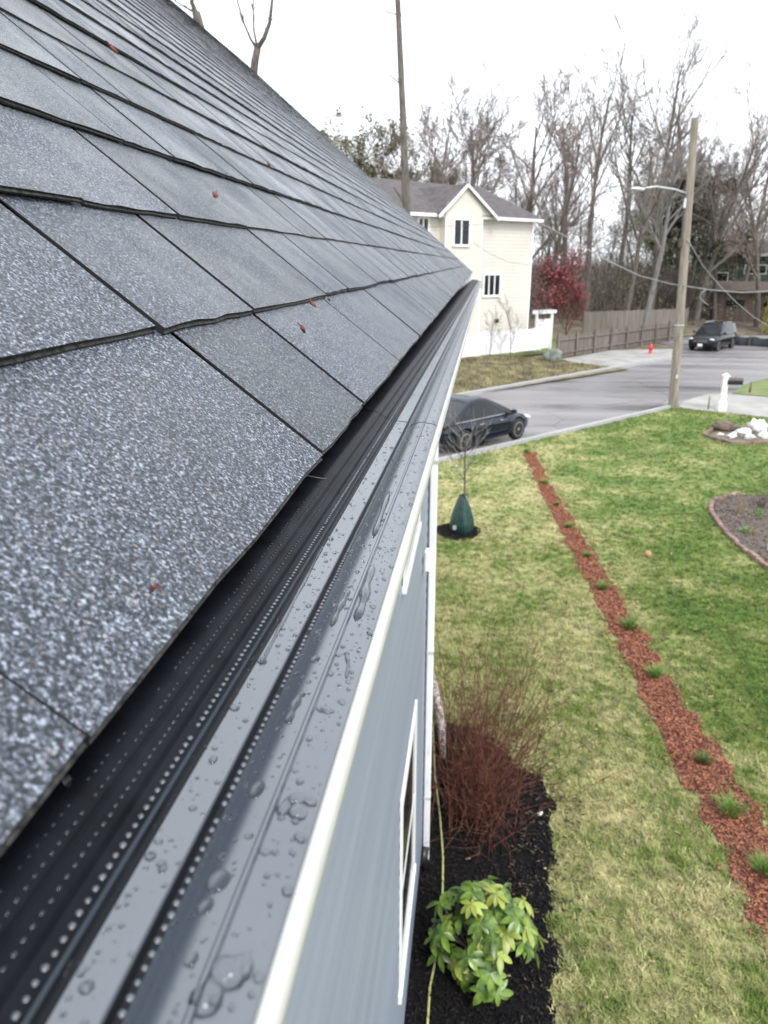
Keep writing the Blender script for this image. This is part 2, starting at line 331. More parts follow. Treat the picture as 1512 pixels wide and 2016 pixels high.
def strip(a, b, w, h, z, mb=None):
    mb = mb or MB(); d = (b-a); l = d.length; d.normalize(); n = Vector((-d.y, d.x, 0)); q = [a-n*w/2, b-n*w/2, b+n*w/2, a+n*w/2]
    return mb.prism([(p.x, p.y) for p in q], z, z+h)
mb = MB(); strip(road_pt(-40, .085), road_pt(13.8, .085), .16, .17, GZ-.05, mb); mb.build('near_kerb', M['granite'], kind='structure')
mb = MB(); strip(road_pt(-40, 5.9), road_pt(8.7, 7.8), .17, .22, GZ-.05, mb); strip(road_pt(8.7, 7.8), road_pt(30, 8.8), .17, .22, GZ-.05, mb); strip(road_pt(30, 8.8), road_pt(36, 11.6), .17, .22, GZ-.05, mb); mb.build('far_kerb', M['granite'], kind='structure')
pad = [on_ground(*p) for p in ((1105, 709), (1200, 691), (1330, 688), (1335, 705), (1252, 718.5), (1188, 730))]
MB().poly([(p.x, p.y) for p in pad], GZ+.05).build('concrete_apron', M['concrete'], kind='structure')
# rough bank between far kerb and the fences, a low mound
def grid_surface(name, s0, s1, o0, o1, hfun, m, ns=40, no=14):
    mb = MB(); vs = []; fs = []
    for i in range(ns+1):
        for j in range(no+1):
            s = s0+(s1-s0)*i/ns; o = o0+(o1-o0)*j/no; p = road_pt(s, o); vs.append((p.x, p.y, GZ+hfun(s, o)))
    for i in range(ns):
        for j in range(no): fs.append((i*(no+1)+j, i*(no+1)+j+1, (i+1)*(no+1)+j+1, (i+1)*(no+1)+j))
    return mb.add(vs, fs).build(name, m, smooth=True, kind='structure')
M['bank'] = mat('rough_bank', (.075, .055, .035), (.21, .19, .085), 1.3, .95, detail=9, bump=.8, bscale=9, bdist=.08)
def bankh(s, o):
    e = min(1, max(0, (o-RW-.9)/4.5))*min(1, max(0, (23.2-s)/4)); return .06+.40*e+.12*mnoise.noise(Vector((s*.5, o*.7, 0)))*e
grid_surface('bank', -30, 23.4, RW+.1, RW+8.2, bankh, M['bank'])
M['yard'] = mat('yard_grass', (.09, .13, .035), (.17, .2, .07), 1.2, .9, detail=7)
grid_surface('back_yard', -30, 60, RW+8.1, RW+16, lambda s, o: .06, M['yard'], 4, 2)
# wooded rise behind everything
mb = MB(); vs = []; fs = []
for i in range(31):
    for j in range(13):
        x = -60+i*6; y = 66+j*9+max(0, x-15)*.35; h = .02+max(0, j)*.45*(1+.3*mnoise.noise(Vector((x*.03, y*.03, 3)))); vs.append((x, y, GZ+h))
for i in range(30):
    for j in range(12): fs.append((i*13+j, i*13+j+1, (i+1)*13+j+1, (i+1)*13+j))
mb.add(vs, fs).build('wooded_hill', M['soil'], smooth=True, kind='structure')

# red mulch strip
mulL = [(1.58, 24.08), (1.79, 20.2), (2.0, 17.2), (2.14, 14.99), (2.36, 12.18), (2.48, 9.5), (2.58, 7.98), (2.68, 7.05), (2.74, 6.2), (2.80, 5.3), (2.9, 3.5)]
mulR = [(1.92, 24.32), (2.17, 20.24), (2.39, 17.4), (2.57, 15.32), (2.84, 12.03), (3.02, 9.55), (3.18, 8.33), (3.27, 7.43), (3.33, 6.6), (3.42, 5.3), (3.55, 3.5)]
def wob(pts, amp, n, seed):
    out = []
    for a, b in zip(pts[:-1], pts[1:]):
        for k in range(n):
            t = k/n; x = a[0]+(b[0]-a[0])*t; y = a[1]+(b[1]-a[1])*t; w = amp*mnoise.noise(Vector((x*5+seed, y*3.1, seed))); out.append((x+w, y+w*.4))
    out.append(pts[-1]); return out
mulch_poly = wob(mulL, .15, 14, 1)+wob(mulR, .17, 14, 5)[::-1]
def sheet(name, poly, z, m):
    bm = bmesh.new(); vs = [bm.verts.new((p[0], p[1], z)) for p in poly]; f = bm.faces.new(vs)
    if f.normal.z < 0: f.normal_flip()
    bmesh.ops.triangulate(bm, faces=[f]); me = bpy.data.meshes.new(name); bm.to_mesh(me); bm.free(); me.materials.append(m)
    o = bpy.data.objects.new(name, me); link(o); return tag(o, kind='structure')
sheet('mulch_strip', mulch_poly, GZ+.012, M['red_mulch'])
bed_poly = wob([(-.9, 8.7), (-.1, 8.75), (.4, 8.45), (.86, 7.75), (1.02, 7.2), (.93, 6.4), (.89, 5.76), (.88, 5.2), (.79, 4.66), (.7, 3.8), (.6, 2.5), (-.9, 2.5)], .20, 14, 9)
sheet('mulch_bed', bed_poly, GZ+.010, M['black_mulch'])
ring_c = (-.28, 16.35)
ring_poly = [(ring_c[0]+.50*cos(a)*(1+.08*sin(3*a)), ring_c[1]+.60*sin(a)*(1+.06*cos(5*a))) for a in [2*pi*i/40 for i in range(40)]]
sheet('tree_ring', ring_poly, GZ+.014, M['black_mulch'])
stone_bed = [tuple(on_ground(*p).xy) for p in ((1385, 860), (1440, 874), (1512, 872))]+[(12.5, 27), (12.5, 30)]+[tuple(on_ground(*p).xy) for p in ((1512, 838), (1440, 838))]
sheet('rock_bed', stone_bed, GZ+.012, M['soil'])
right_bed = [(5.82, 18.6), (5.72, 17.6), (5.70, 16.9), (5.72, 16.2), (5.83, 15.3), (6.0, 14.2), (6.4, 12.6), (7.2, 11.8), (9.5, 12), (9.5, 20), (7, 20.2), (6.1, 19.4)]
M['bed_soil'] = mat('bark_soil', (.055, .042, .036), (.13, .105, .09), 18, .9, detail=6, bump=.7, bscale=30, bdist=.03)
sheet('flower_bed', right_bed, GZ+.012, M['bed_soil'])

def chips(name, poly, n, m, size, label, seed, zlift=.012, edge=None, cat='mulch'):
    rnd = random.Random(seed); mb = MB(); xs = [p[0] for p in poly]; ys = [p[1] for p in poly]; k = 0
    while k < n:
        x = rnd.uniform(min(xs), max(xs)); y = rnd.uniform(min(ys), max(ys))
        if not inside((x, y), poly) or to_pix((x, y, GZ)) is None: continue
        k += 1
        l = size*rnd.uniform(.5, 1.7); w = size*rnd.uniform(.2, .45); t = size*.14
        M4 = Matrix.Translation((x, y, GZ+zlift+rnd.uniform(0, .025))) @ Matrix.Rotation(rnd.uniform(0, 2*pi), 4, 'Z') @ Matrix.Rotation(rnd.gauss(0, .35), 4, 'X') @ Matrix.Rotation(rnd.gauss(0, .35), 4, 'Y')
        mb.add([(-l/2, -w/2, -t), (l/2, -w*.3, -t), (l/2*.8, w/2, -t), (-l/2, w*.4, -t), (-l/2, -w/2, t), (l/2, -w*.3, t), (l/2*.8, w/2, t), (-l/2, w*.4, t)],
               [(4, 5, 6, 7), (0, 1, 5, 4), (1, 2, 6, 5), (2, 3, 7, 6), (3, 0, 4, 7)], M4)
    o = mb.build(name, m); return tag(o, label, cat, None, 'stuff')
chips('red_mulch_chips', mulch_poly, 15000, M['chip_red'], .035, 'reddish brown wood chips heaped along the straight strip', 11)
chips('black_mulch_chips', [p for p in bed_poly], 9000, M['chip_black'], .035, 'black wood chips in the bed at the house wall', 12)
chips('tree_ring_chips', ring_poly, 900, M['chip_black'], .04, 'black wood chips ringed round the young tree', 13)
chips('flower_bed_chips', right_bed, 3500, M['bed_soil'], .05, 'dark bark chips in the brick edged bed', 14)

spill = [(p[0]-.14, p[1]) for p in mulL]+[(p[0]+.14, p[1]) for p in mulR][::-1]
chips('spilled_mulch_chips', spill, 1500, M['chip_red'], .035, 'stray red chips lying in the grass along the strip edge', 15, .035)
spill2 = [(-.3, 9.6), (.6, 9.4), (1.1, 8.4), (1.35, 7.2), (1.2, 6), (1.15, 5), (1.0, 3.5), (.5, 3.5), (.5, 8)]
chips('spilled_bed_chips', spill2, 550, M['chip_brown'], .035, 'dark chips and dead bits scattered at the bed edge', 16, .03)
chips('fallen_leaf_bits', [(0, 3), (7, 3), (14, 30), (0, 24)], 900, M['straw'], .05, 'small dry leaf bits scattered over the lawn', 17, .035)

# ------------------------------------------------------------------ grass (uncountable): blades in tufts, spread by geometry nodes over a patch
def blade_tuft(name, nb, h, spread, rnd, m, lean=.5):
    mb = MB()
    for i in range(nb):
        a = rnd.uniform(0, 2*pi); r = spread*math.sqrt(rnd.random()); hh = h*rnd.uniform(.6, 1.25); w = .0032*rnd.uniform(.8, 1.4); ln = rnd.uniform(.1, lean)*hh*1.5
        d = Vector((cos(a), sin(a), 0)); b0 = Vector((r*cos(a*1.7), r*sin(a*1.7), 0)); s = Vector((-d.y, d.x, 0))*w
        p1 = b0+d*ln*.35+Vector((0, 0, hh*.6)); p2 = b0+d*ln+Vector((0, 0, hh*(1-.25*ln/hh)))
        mb.add([b0-s, b0+s, p1+s*.8, p1-s*.8, p2], [(0, 1, 2, 3), (3, 2, 4)])
    me = mb.mesh(name, m); return bpy.data.objects.new(name, me)
tuftsrc = [blade_tuft('grass_clump', 16, .052, .05, R, M['lawn'], .9), blade_tuft('grass_clump', 14, .040, .06, R, M['lawn'], 1.2)]
excl = [mulch_poly, bed_poly, ring_poly, right_bed, stone_bed]
def grass_patch(name, x0, x1, y0, y1, cell, dens, label, seed):
    mb = MB()
    nx = int((x1-x0)/cell); ny = int((y1-y0)/cell)
    for i in range(nx):
        for j in range(ny):
            cx = x0+(i+.5)*cell; cy = y0+(j+.5)*cell
            q = to_pix((cx, cy, GZ))
            if q is None or not (780 < q[0] < 2100 and q[1] < 2300): continue
            if not inside((cx, cy), lawn_poly) or any(inside((cx, cy), e) for e in excl): continue
            x = x0+i*cell; y = y0+j*cell; mb.add([(x, y, GZ+.002), (x+cell, y, GZ+.002), (x+cell, y+cell, GZ+.002), (x, y+cell, GZ+.002)], [(0, 1, 2, 3)])
    o = mb.build(name, M['lawn']); tag(o, label, 'grass', None, 'stuff')
    ng = bpy.data.node_groups.new(name, 'GeometryNodeTree'); ng.interface.new_socket('Geometry', in_out='INPUT', socket_type='NodeSocketGeometry'); ng.interface.new_socket('Geometry', in_out='OUTPUT', socket_type='NodeSocketGeometry')
    N = ng.nodes; gi = N.new('NodeGroupInput'); go = N.new('NodeGroupOutput'); l = ng.links.new
    jn = N.new('GeometryNodeJoinGeometry'); po = N.new('GeometryNodeInputPosition'); sp = N.new('ShaderNodeSeparateXYZ'); l(po.outputs[0], sp.inputs[0]); dn = N.new('ShaderNodeMapRange'); dn.interpolation_type = 'SMOOTHSTEP'
    dn.inputs[1].default_value = 3; dn.inputs[2].default_value = 22; dn.inputs[3].default_value = 260*dens; dn.inputs[4].default_value = 45*dens; l(sp.outputs[1], dn.inputs[0])
    for t, src in enumerate(tuftsrc):
        dp = N.new('GeometryNodeDistributePointsOnFaces'); l(dn.outputs[0], dp.inputs['Density']); dp.inputs['Seed'].default_value = seed+t; l(gi.outputs[0], dp.inputs['Mesh'])
        oi = N.new('GeometryNodeObjectInfo'); oi.inputs['Object'].default_value = src
        ip = N.new('GeometryNodeInstanceOnPoints'); l(dp.outputs['Points'], ip.inputs['Points']); l(oi.outputs['Geometry'], ip.inputs['Instance'])
        rv = N.new('FunctionNodeRandomValue'); rv.data_type = 'FLOAT_VECTOR'; rv.inputs[0].default_value = (-.25, -.25, 0); rv.inputs[1].default_value = (.25, .25, 6.283)
        l(rv.outputs[0], ip.inputs['Rotation'])
        rs = N.new('FunctionNodeRandomValue'); rs.data_type = 'FLOAT'; rs.inputs[2].default_value = .55; rs.inputs[3].default_value = 1.3; l(rs.outputs[1], ip.inputs['Scale']); l(ip.outputs[0], jn.inputs[0])
    l(jn.outputs[0], go.inputs[0]); md = o.modifiers.new('grass', 'NODES'); md.node_group = ng
    return o
grass_patch('lawn_grass', -1.4, 16, 2.6, 33.5, .08, 1.0, 'short mown lawn, straw coloured by the house and greener beyond the mulch strip', 3)

# ------------------------------------------------------------------ our house
house = empty('house', (0, 0, GZ), label='grey sided house with black shingle roof and guarded gutter in the foreground', cat='house')
def under_house(o): o.location.z = -GZ; return o       # children are modelled in world metres
EX = .1432; PR = radians(40.5)                          # shingle exposure and roof pitch
EA = Vector((-.1185, 0, -.1432)); UP = Vector((-cos(PR), 0, sin(PR))); NRM = Vector((sin(PR), 0, cos(PR)))
RL, RU = 12.4, 4.6
def roofp(u, y, n): return EA+UP*u+NRM*n+Vector((0, y, 0))
mb = MB()
y0, y1 = -2.0, RL-.03
A = [roofp(.012, y0, -.004), roofp(RU, y0, -.004), roofp(RU, y1, -.004), roofp(.012, y1, -.004)]
B_ = [p-NRM*.02 for p in A]
mb.add(A+B_, [(0, 3, 2, 1), (4, 5, 6, 7), (0, 1, 5, 4), (1, 2, 6, 5), (2, 3, 7, 6), (3, 0, 4, 7)])
rdg = roofp(RU, 0, 0); bk = Vector((rdg.x-RU*cos(PR), 0, EA.z))
mb.add([(rdg.x, y0, rdg.z), (rdg.x, y1, rdg.z), (bk.x, y1, bk.z), (bk.x, y0, bk.z)], [(0, 1, 2, 3)])
roof = under_house(mb.build('roof', M['deck'], house))
# shingle variants
var = []
rs = random.Random(21)
for w in (.17, .20, .23, .26, .29, .32, .36, .41):
    for rep in range(2):
        mb = MB(); n = 6; th = rs.choice((.0048, .0052, .0056)); ln = EX+.025; lo = .0048
        vt = []; vb = []; vu = []; vm = []
        for i in range(n+1):
            y = w*i/n; j = rs.uniform(-.0011, .0011); zj = rs.uniform(-.0007, .0007)
            if 0 < i < n: y += rs.uniform(-.006, .006)
            vt.append((0+j, y, lo+th+zj)); vb.append((j-.0016, y, lo)); vu.append((ln, y, th*.6)); vm.append((j-.0018+rs.uniform(-.0005, .0005), y, lo+th*.42)); vm.append((j+.0004, y, lo+th*.52))
        V = vt+vb+vu+vm[0::2]+vm[1::2]; k = n+1; fs = []
        for i in range(n):
            fs.append((i, i+1, 2*k+i+1, 2*k+i)); 
        mb.mi = 0; mb.add(V, [])
        mb.f += fs; mb.m += [0]*len(fs)
        e = [(k+i, k+i+1, 3*k+i+1, 3*k+i) for i in range(n)]+[(3*k+i, 3*k+i+1, 4*k+i+1, 4*k+i) for i in range(n)]+[(4*k+i, 4*k+i+1, i+1, i) for i in range(n)]+[(k, 0, 2*k), (n, k+n, 2*k+n)]
        mb.f += e; mb.m += [1]*(len(e)-2)+[2, 2]
        me = mb.mesh('shingle', [M['shingle'], M['shingle_edge'], M['deck']]); var.append((w, me, mb))
RM = Matrix(((UP.x, 0, NRM.x), (0, 1, 0), (UP.z, 0, NRM.z)))
tabs = []
first = {0: [.182, .548, .76, 1.111, 1.512, 1.853], 1: [.182, .526, .755, 1.125], 2: [.25, .648, .861, 1.12, 1.5], 3: [.05, .40, .70]}
for t in range(int(RU/EX)):
    joints = [-1.0]; fj = first.get(t, [rs.uniform(0, .3)])
    while joints[-1] < fj[0]-.5: joints.append(joints[-1]+rs.uniform(.2, .4))
    joints = [j for j in joints if j < fj[0]-.16]+fj
    while joints[-1] < RL: joints.append(joints[-1]+rs.choice((.16, .2, .24, .28, .3, .33, .38)))
    if RL-joints[-2] < .12: joints.pop()
    joints[-1] = RL
    for a, b in zip(joints[:-1], joints[1:]):
        if a > RL: continue
        gap = rs.uniform(.0062, .0085) if b > .2 or t else .002; want = b-a-gap; cand = sorted(var, key=lambda q: abs(q[0]-want))[:2]; q = rs.choice(cand)
        sc_y = want/q[0]; u = t*EX+rs.uniform(-.0016, .0016)*(t > 0)
        sag = (.0035 if b < .2 else 0) if t == 0 else .003*mnoise.noise(Vector((a*.8, t*.7, 2)))
        tabs.append((roofp(u, a+gap/2, sag+rs.uniform(0, .0006)), sc_y, q, roofp(t*EX+EX/2, (a+b)/2, .01), (b-a)))
def seen(tb):
    p = to_pix(tb[3])
    if p is None: return -1
    m = 350 if tb[3].length < .8 else 60
    if not (-m < p[0] < 1512+m and -m < p[1] < 2016+m): return -1
    d = tb[3].length; return tb[4]*abs(NRM.dot(tb[3])/d)/d**2
tabs.sort(key=seen, reverse=True)
for k, (p, sy, q, c, w) in enumerate(tabs[:300]):
    o = bpy.data.objects.new('shingle', q[1]); link(o, roof)
    o.matrix_local = Matrix.Translation(p) @ (RM.to_4x4() @ Matrix.Diagonal((1, sy, 1, 1)))
mb = MB()
for (p, sy, q, c, w) in tabs[300:]:
    M4 = Matrix.Translation(p) @ (RM.to_4x4() @ Matrix.Diagonal((1, sy, 1, 1)))
    s0 = len(mb.m); mb.add(q[2].v, q[2].f, M4); mb.m[s0:] = q[2].m
o = mb.build('shingles', [M['shingle'], M['shingle_edge'], M['deck']], roof, kind='stuff')
# white drip edge under first course
mb = MB(); mb.add([roofp(.004, y0, -.0005)+Vector((0, 0, 0)), roofp(.004, y1, -.0005), roofp(.03, y1, -.0005), roofp(.03, y0, -.0005), roofp(.004, y0, -.0005)-Vector((0, 0, .006)), roofp(.004, y1, -.0005)-Vector((0, 0, .006))], [(0, 1, 2, 3), (4, 5, 1, 0)])
under_house(mb.build('drip_edge', M['edge_dark'], house))

# walls (modelled in place), Y from -2 to the corner at 6.32, then set back
WX, WY = -.371, 6.32
mb = MB(); mb.box((-4.0, 2.1, (GZ-.9)/2-.1), (2*(4.0+WX)-.06, 2*(WY-2.1)-.02, -GZ-.5))
wall = under_house(mb.build('wall', M['siding'], house))
mb = MB(); mb.box((-4.6, 9.2, (GZ-.9)/2-.1), (5.6, 5.8, -GZ-.5)); under_house(mb.build('set_back_wall', M['siding'], house))
mb = MB(); ex = .105
nb = int((-GZ-.42-.25)/ex)
prof = [(0, 0), (.022, 0), (.005, ex+.01), (0, ex+.01)]
mb.add([(p[0], yy, p[1]) for yy in (-2.0, WY) for p in prof], [(0, 1, 2, 3), (7, 6, 5, 4), (0, 4, 5, 1), (1, 5, 6, 2), (2, 6, 7, 3)])
cl = mb.mesh('clapboard', M['siding'])
for i in range(nb):
    o = bpy.data.objects.new('clapboard', cl); link(o, wall); o.location = (WX-.018, 0, GZ+.25+i*ex)
mb = MB(); mb.box((WX-.2, 2.1, GZ+.12), (.37, 2*(WY-2.1)-.03, .26)); under_house(mb.build('foundation', M['concrete'], house))
mb = MB(); mb.box((-.27, 5.2, -.415), (.21, 14.3, .012)); under_house(mb.build('soffit', M['white_trim'], house))
mb = MB(); mb.box((-.178, 5.2, -.30), (.018, 14.3, .24)); under_house(mb.build('fascia', M['white_trim'], house))
def rake(dx): return None
mb = MB(); q = [roofp(-.0, RL-.0, -.03), roofp(RU, RL, -.03)]; mb.add([q[0]+Vector((0, -.02, 0)), q[1]+Vector((0, -.02, 0)), q[1]-Vector((0, .02, .16)), q[0]-Vector((0, .02, .16)), q[0]+Vector((0, -.045, 0)), q[1]+Vector((0, -.045, 0)), q[1]-Vector((0, .045, .16)), q[0]-Vector((0, .045, .16))], [(0, 1, 2, 3), (7, 6, 5, 4), (0, 4, 5, 1), (3, 2, 6, 7)])
under_house(mb.build('rake_board', M['white_trim'], house))
mb = MB(); mb.add([(EA.x-.1, RL-.06, EA.z-.2), (rdg.x, RL-.06, rdg.z-.1), (bk.x+.1, RL-.06, bk.z-.2), (EA.x-.1, RL-.10, EA.z-.2), (rdg.x, RL-.10, rdg.z-.1), (bk.x+.1, RL-.10, bk.z-.2)], [(0, 1, 2), (5, 4, 3)]); under_house(mb.build('gable', M['siding'], house))
def wall_window(yn, yf, zb, zt, lab=None):
    x = WX+.004; c = lab or .07
    mb = MB()
    mb.box((x+.007, (yn+yf)/2, zt-c/2), (.018, yf-yn, c)); mb.box((x+.010, (yn+yf)/2, zb+c/2), (.026, yf-yn+.06, c))
    mb.box((x+.006, yn+c/2, (zb+zt)/2), (.014, c, zt-zb-2*c)); mb.box((x+.007, yf-c/2, (zb+zt)/2), (.018, c, zt-zb-2*c))
    w = under_house(mb.build('window', M['white_trim'], house))
    p = MB(); p.box((x+.001, (yn+yf)/2, (zb+zt)/2), (.006, yf-yn-2*c, zt-zb-2*c)); p.build('pane', M['glass_dark'], w)
    s = MB(); s.box((x+.004, (yn+yf)/2, (zb+zt)/2), (.007, yf-yn-2*c, .03)); s.build('sash', M['white_trim'], w)
wall_window(3.90, 5.06, -4.80, -3.16)
wall_window(3.95, 5.06, -1.775, -.55, .035)
mb = MB(); mb.box((WX+.04, 5.66, -2.25), (.05, .09, .17), bev=.01); under_house(mb.build('vent_cover', M['white_trim'], house))
# downspout at the corner
mb = MB(); mb.box((WX+.045, WY-.04, (GZ+.02-.45)/2), (.062, .085, -GZ-.47), bev=.008)
ds = under_house(mb.build('downspout', M['white_trim'], house))
for z in (-1.6, -3.4, -5.0):
    MB().box((WX+.046, WY-.04, z), (.068, .093, .03)).build('strap', M['white_metal'], ds)
mb = MB(); mb.tube([(WX+.03, WY-.08, GZ+.22), (WX+.02, WY-.14, GZ+.12), (WX+.06, WY-.15, GZ+.01)], .05, 10); mb.build('drain_adapter', M['black_plastic'], ds, smooth=True)
mb = MB(); mb.box((WX-.005, WY-.01, (GZ-.4)/2), (.03, .03, -GZ-.5)); under_house(mb.build('corner_trim', M['white_trim'], house))

# gutter and its guard
def gd(y): yy = max(y, 0); return Vector((.006*yy, 0, -.0080*yy))
mb = MB()
gp = [(-.0440, -.1755), (-.0450, -.182), (-.048, -.19), (-.055, -.205), (-.064, -.225), (-.074, -.25), (-.085, -.285), (-.16, -.285), (-.165, -.17)]
def extrude(mb, prof, ys, f=gd, close=False):
    n = len(prof); vs = []
    for y in ys:
        o = f(y); vs += [(p[0]+o.x, y, p[1]+o.z) for p in prof]
    fs = []
    for i in range(len(ys)-1):
        for k in range(n if close else n-1):
            fs.append((i*n+k, (i+1)*n+k, (i+1)*n+(k+1) % n, i*n+(k+1) % n))
    return mb.add(vs, fs)
ysg = [-.6+.25*i for i in range(53)]
extrude(mb, gp, ysg); gutter = under_house(mb.build('gutter', M['white_metal'], house))
mb = MB()
lip = [(-.0475, -.1700), (-.0468, -.1678), (-.0455, -.1668), (-.0440, -.1672), (-.0424, -.1690), (-.0415, -.1718), (-.0416, -.1750), (-.0432, -.1785)]
extrude(mb, lip, ysg); mb.build('front_lip', M['white_metal'], gutter, smooth=True)
o = gd(RL); mb = MB(); mb.box((-.10+o.x, 12.41, -.23+o.z), (.13, .006, .115)); mb.build('end_cap', M['white_metal'], gutter)
# guard profile pieces, (x, z) in the cross-section
def smoothprof(pts, n=4): return pts
scr = [(-.190, -.150), (-.122, -.1535), (-.1165, -.1538), (-.1120, -.1580), (-.1112, -.1566), (-.1104, -.1582), (-.1045, -.1608), (-.1038, -.1590), (-.1030, -.1612), (-.0972, -.1640), (-.0962, -.1608), (-.0945, -.1604), (-.0937, -.1622)]
grey = [(-.0937, -.1622), (-.0925, -.1640), (-.0880, -.1648), (-.0820, -.1650), (-.0812, -.1652), (-.0808, -.1660)]
dark = [(-.0808, -.1660), (-.0800, -.1690), (-.0780, -.1696)]
grey2 = [(-.0780, -.1696), (-.0762, -.1690), (-.0745, -.1682), (-.0728, -.1673), (-.0710, -.1665), (-.0690, -.1658), (-.0668, -.1653), (-.0645, -.1650), (-.0622, -.1648), (-.0615, -.1640), (-.0605, -.1640), (-.0598, -.1654), (-.0585, -.1658), (-.0530, -.1664), (-.0480, -.1682), (-.0465, -.1690)]
seams = [-.55, .85, 2.05, 3.25, 4.45, 5.65, 6.85, 8.05, 9.25, 10.45, 11.65, 12.38]
def prof_z(x):
    P = scr[1:]+grey[1:]+dark[1:]+grey2[1:]
    for a, b in zip(P[:-1], P[1:]):
        if a[0] <= x <= b[0]: return a[1]+(b[1]-a[1])*(x-a[0])/(b[0]-a[0]+1e-9)
    return P[-1][1]
for i, (a, b) in enumerate(zip(seams[:-1], seams[1:])):
    ys = [a+.0003+(b-a-.0006)*k/10 for k in range(11)]; lift = .0004 if i % 2 else 0
    f = lambda y, lift=lift: gd(y)+Vector((0, 0, lift+.0004*mnoise.noise(Vector((y*3, 0, 0)))))
    mb = MB()
    for seg, mi in ((scr[:6], 0), (scr[5:9], 0), (scr[6:8], 1), (scr[8:11], 0), (scr[10:12], 1), (scr[11:13], 0), (grey[:2], 2), (grey[1:], 1), (dark, 2), (grey2, 1)):  # screen ridges coloured grey to paint the sky highlight along them
        if seg == scr[5:9]: continue
        mb.mi = mi; extrude(mb, seg, ys, f)
    mb.mi = 0; extrude(mb, scr[5:7], ys, f); extrude(mb, scr[7:9], ys, f)
    o = mb.build('guard_panel', [M['black_mesh'], M['metal_grey'], M['edge_dark']], gutter); smooth_by_angle(o.data, 40)
# water-filled perforations (rows of beads, geometry), sky reflection put into their grey
def bead(mb, c, rx, ry, rz, seg=8, rings=3, rot=0, flat=True):
    vs = []; ca, sa = cos(rot), sin(rot)
    for i in range(rings):
        t = (pi/2)*i/rings
        for k in range(seg):
            a = 2*pi*k/seg; x = rx*cos(t)*cos(a); y = ry*cos(t)*sin(a); vs.append((c[0]+x*ca-y*sa, c[1]+x*sa+y*ca, c[2]+rz*sin(t)))
    vs.append((c[0], c[1], c[2]+rz)); T = len(vs)-1; fs = []
    for i in range(rings-1): fs += [(i*seg+k, i*seg+(k+1) % seg, (i+1)*seg+(k+1) % seg, (i+1)*seg+k) for k in range(seg)]
    fs += [((rings-1)*seg+k, (rings-1)*seg+(k+1) % seg, T) for k in range(seg)]
    mb.add(vs, fs)
M['bead'] = mat('bead_sky_grey', (.10, .112, .13), rough=.10, spec=.7)
M['bead_dim'] = mat('bead_sky_grey_dim', (.020, .024, .03), rough=.18, spec=.5)
rb = random.Random(5); mb = MB()
for x, r, prob, mi, ymax in ((-.1000, .00105, .97, 0, 3.4), (-.1078, .0009, .95, 1, 2.6), (-.1142, .0008, .85, 1, 1.8), (-.0790, .00105, .97, 0, 4.0), (-.1182, .0007, .6, 1, 1.2)):
    y = -.02; mb.mi = mi
    while y < ymax:
        if rb.random() < prob:
            o = gd(y); s = r*rb.uniform(.85, 1.12); bead(mb, (x+o.x+rb.uniform(-.0002, .0002), y, prof_z(x)+o.z+.0001), s, s*1.05, s*.55, 8, 2)
        y += .0042
mb.build('perforation_bead', [M['bead'], M['bead_dim']], gutter, smooth=True, kind='stuff')
# rain drops
mb = MB()
laid = []
for k in range(3600):
    y = .10+rb.random()**2.0*3.2; x = rb.choice((rb.uniform(-.0920, -.0818), rb.uniform(-.0770, -.063), rb.uniform(-.0590, -.0485), rb.uniform(-.0590, -.0485)))
    r = (.0004, .0004, .0005, .0005, .0006, .0006, .0008, .001, .0012, .0017)[k % 10]*rb.uniform(.75, 1.25); o = gd(y)
    if any(abs(y-q[1]) < (r+q[2])*1.5 and abs(x-q[0]) < (r+q[2])*1.15 for q in laid): continue
    laid.append((x, y, r)); bead(mb, (x+o.x, y, prof_z(x)+o.z-.0002), r*rb.uniform(.85, 1.15), r*rb.uniform(.9, 1.6), r*.75, 10, 4)
for k in range(320):      # drops strung along the ridges
    y = .12+rb.random()**1.6*1.6; x = rb.choice((-.0935, -.0905, -.0715, -.0650))+rb.uniform(-.0006, .0006); r = rb.uniform(.0005, .001); o = gd(y)
    bead(mb, (x+o.x, y, prof_z(x)+o.z-.0002), r, r*1.2, r*.7, 8, 3)
o = mb.build('rain_drops', M['water'], smooth=True); tag(o, 'small rain drops scattered over the wet gutter guard', 'water drops', None, 'stuff')
def on_guard(px, py):
    d = sight(px, py); best = None
    for k in range(400):
        x = -.118+k*.0002
        # march: choose depth where the ray crosses this x (with the gutter's own drift)
        t = x/d.x if abs(d.x) > 1e-6 else None
        y = d.y*t; o = gd(y); t = (x+o.x)/d.x; y = d.y*t; e = abs(d.z*t-(prof_z(x)+gd(y).z))
        if best is None or e < best[0]: best = (e, Vector((x+gd(y).x, y, prof_z(x)+gd(y).z)))
    return best[1]
BIG = [(433, 1737, .0034, .0044, 'round clear drop with pointed left tail in the valley of the gutter guard'),
       (508, 1556, .0026, .0048, 'tear shaped drop beside the fold line of the guard'),
       (638, 1398, .0042, .0022, 'wide flat drop on the outer guard flat near the white lip'),
       (622, 1298, .0023, .0030, 'round bright drop left of the fold above the long bead'),
       (515, 1302, .0024, .0024, 'dark drop alone on the inner grey flat'),
       (585, 1600, .0034, .0036, 'ragged crumpled drop holding a bit of debris'),
       (648, 1325, .0022, .0020, 'small flat drop under the crooked streak'),
       (170, 1945, .0020, .0022, 'low drop on the inner flat at the bottom edge'),
       (378, 1890, .0019, .0026, 'oval drop next to the thick fold line at the bottom'),
       (590, 1650, .0024, .0022, 'oval drop near the white lip below the crumpled one'),
       (518, 1678, .0024, .0017, 'shallow wide drop right of the fold line'),
       (318, 1702, .0016, .0018, 'dark drop on the inner flat beside the bright perforation row')]
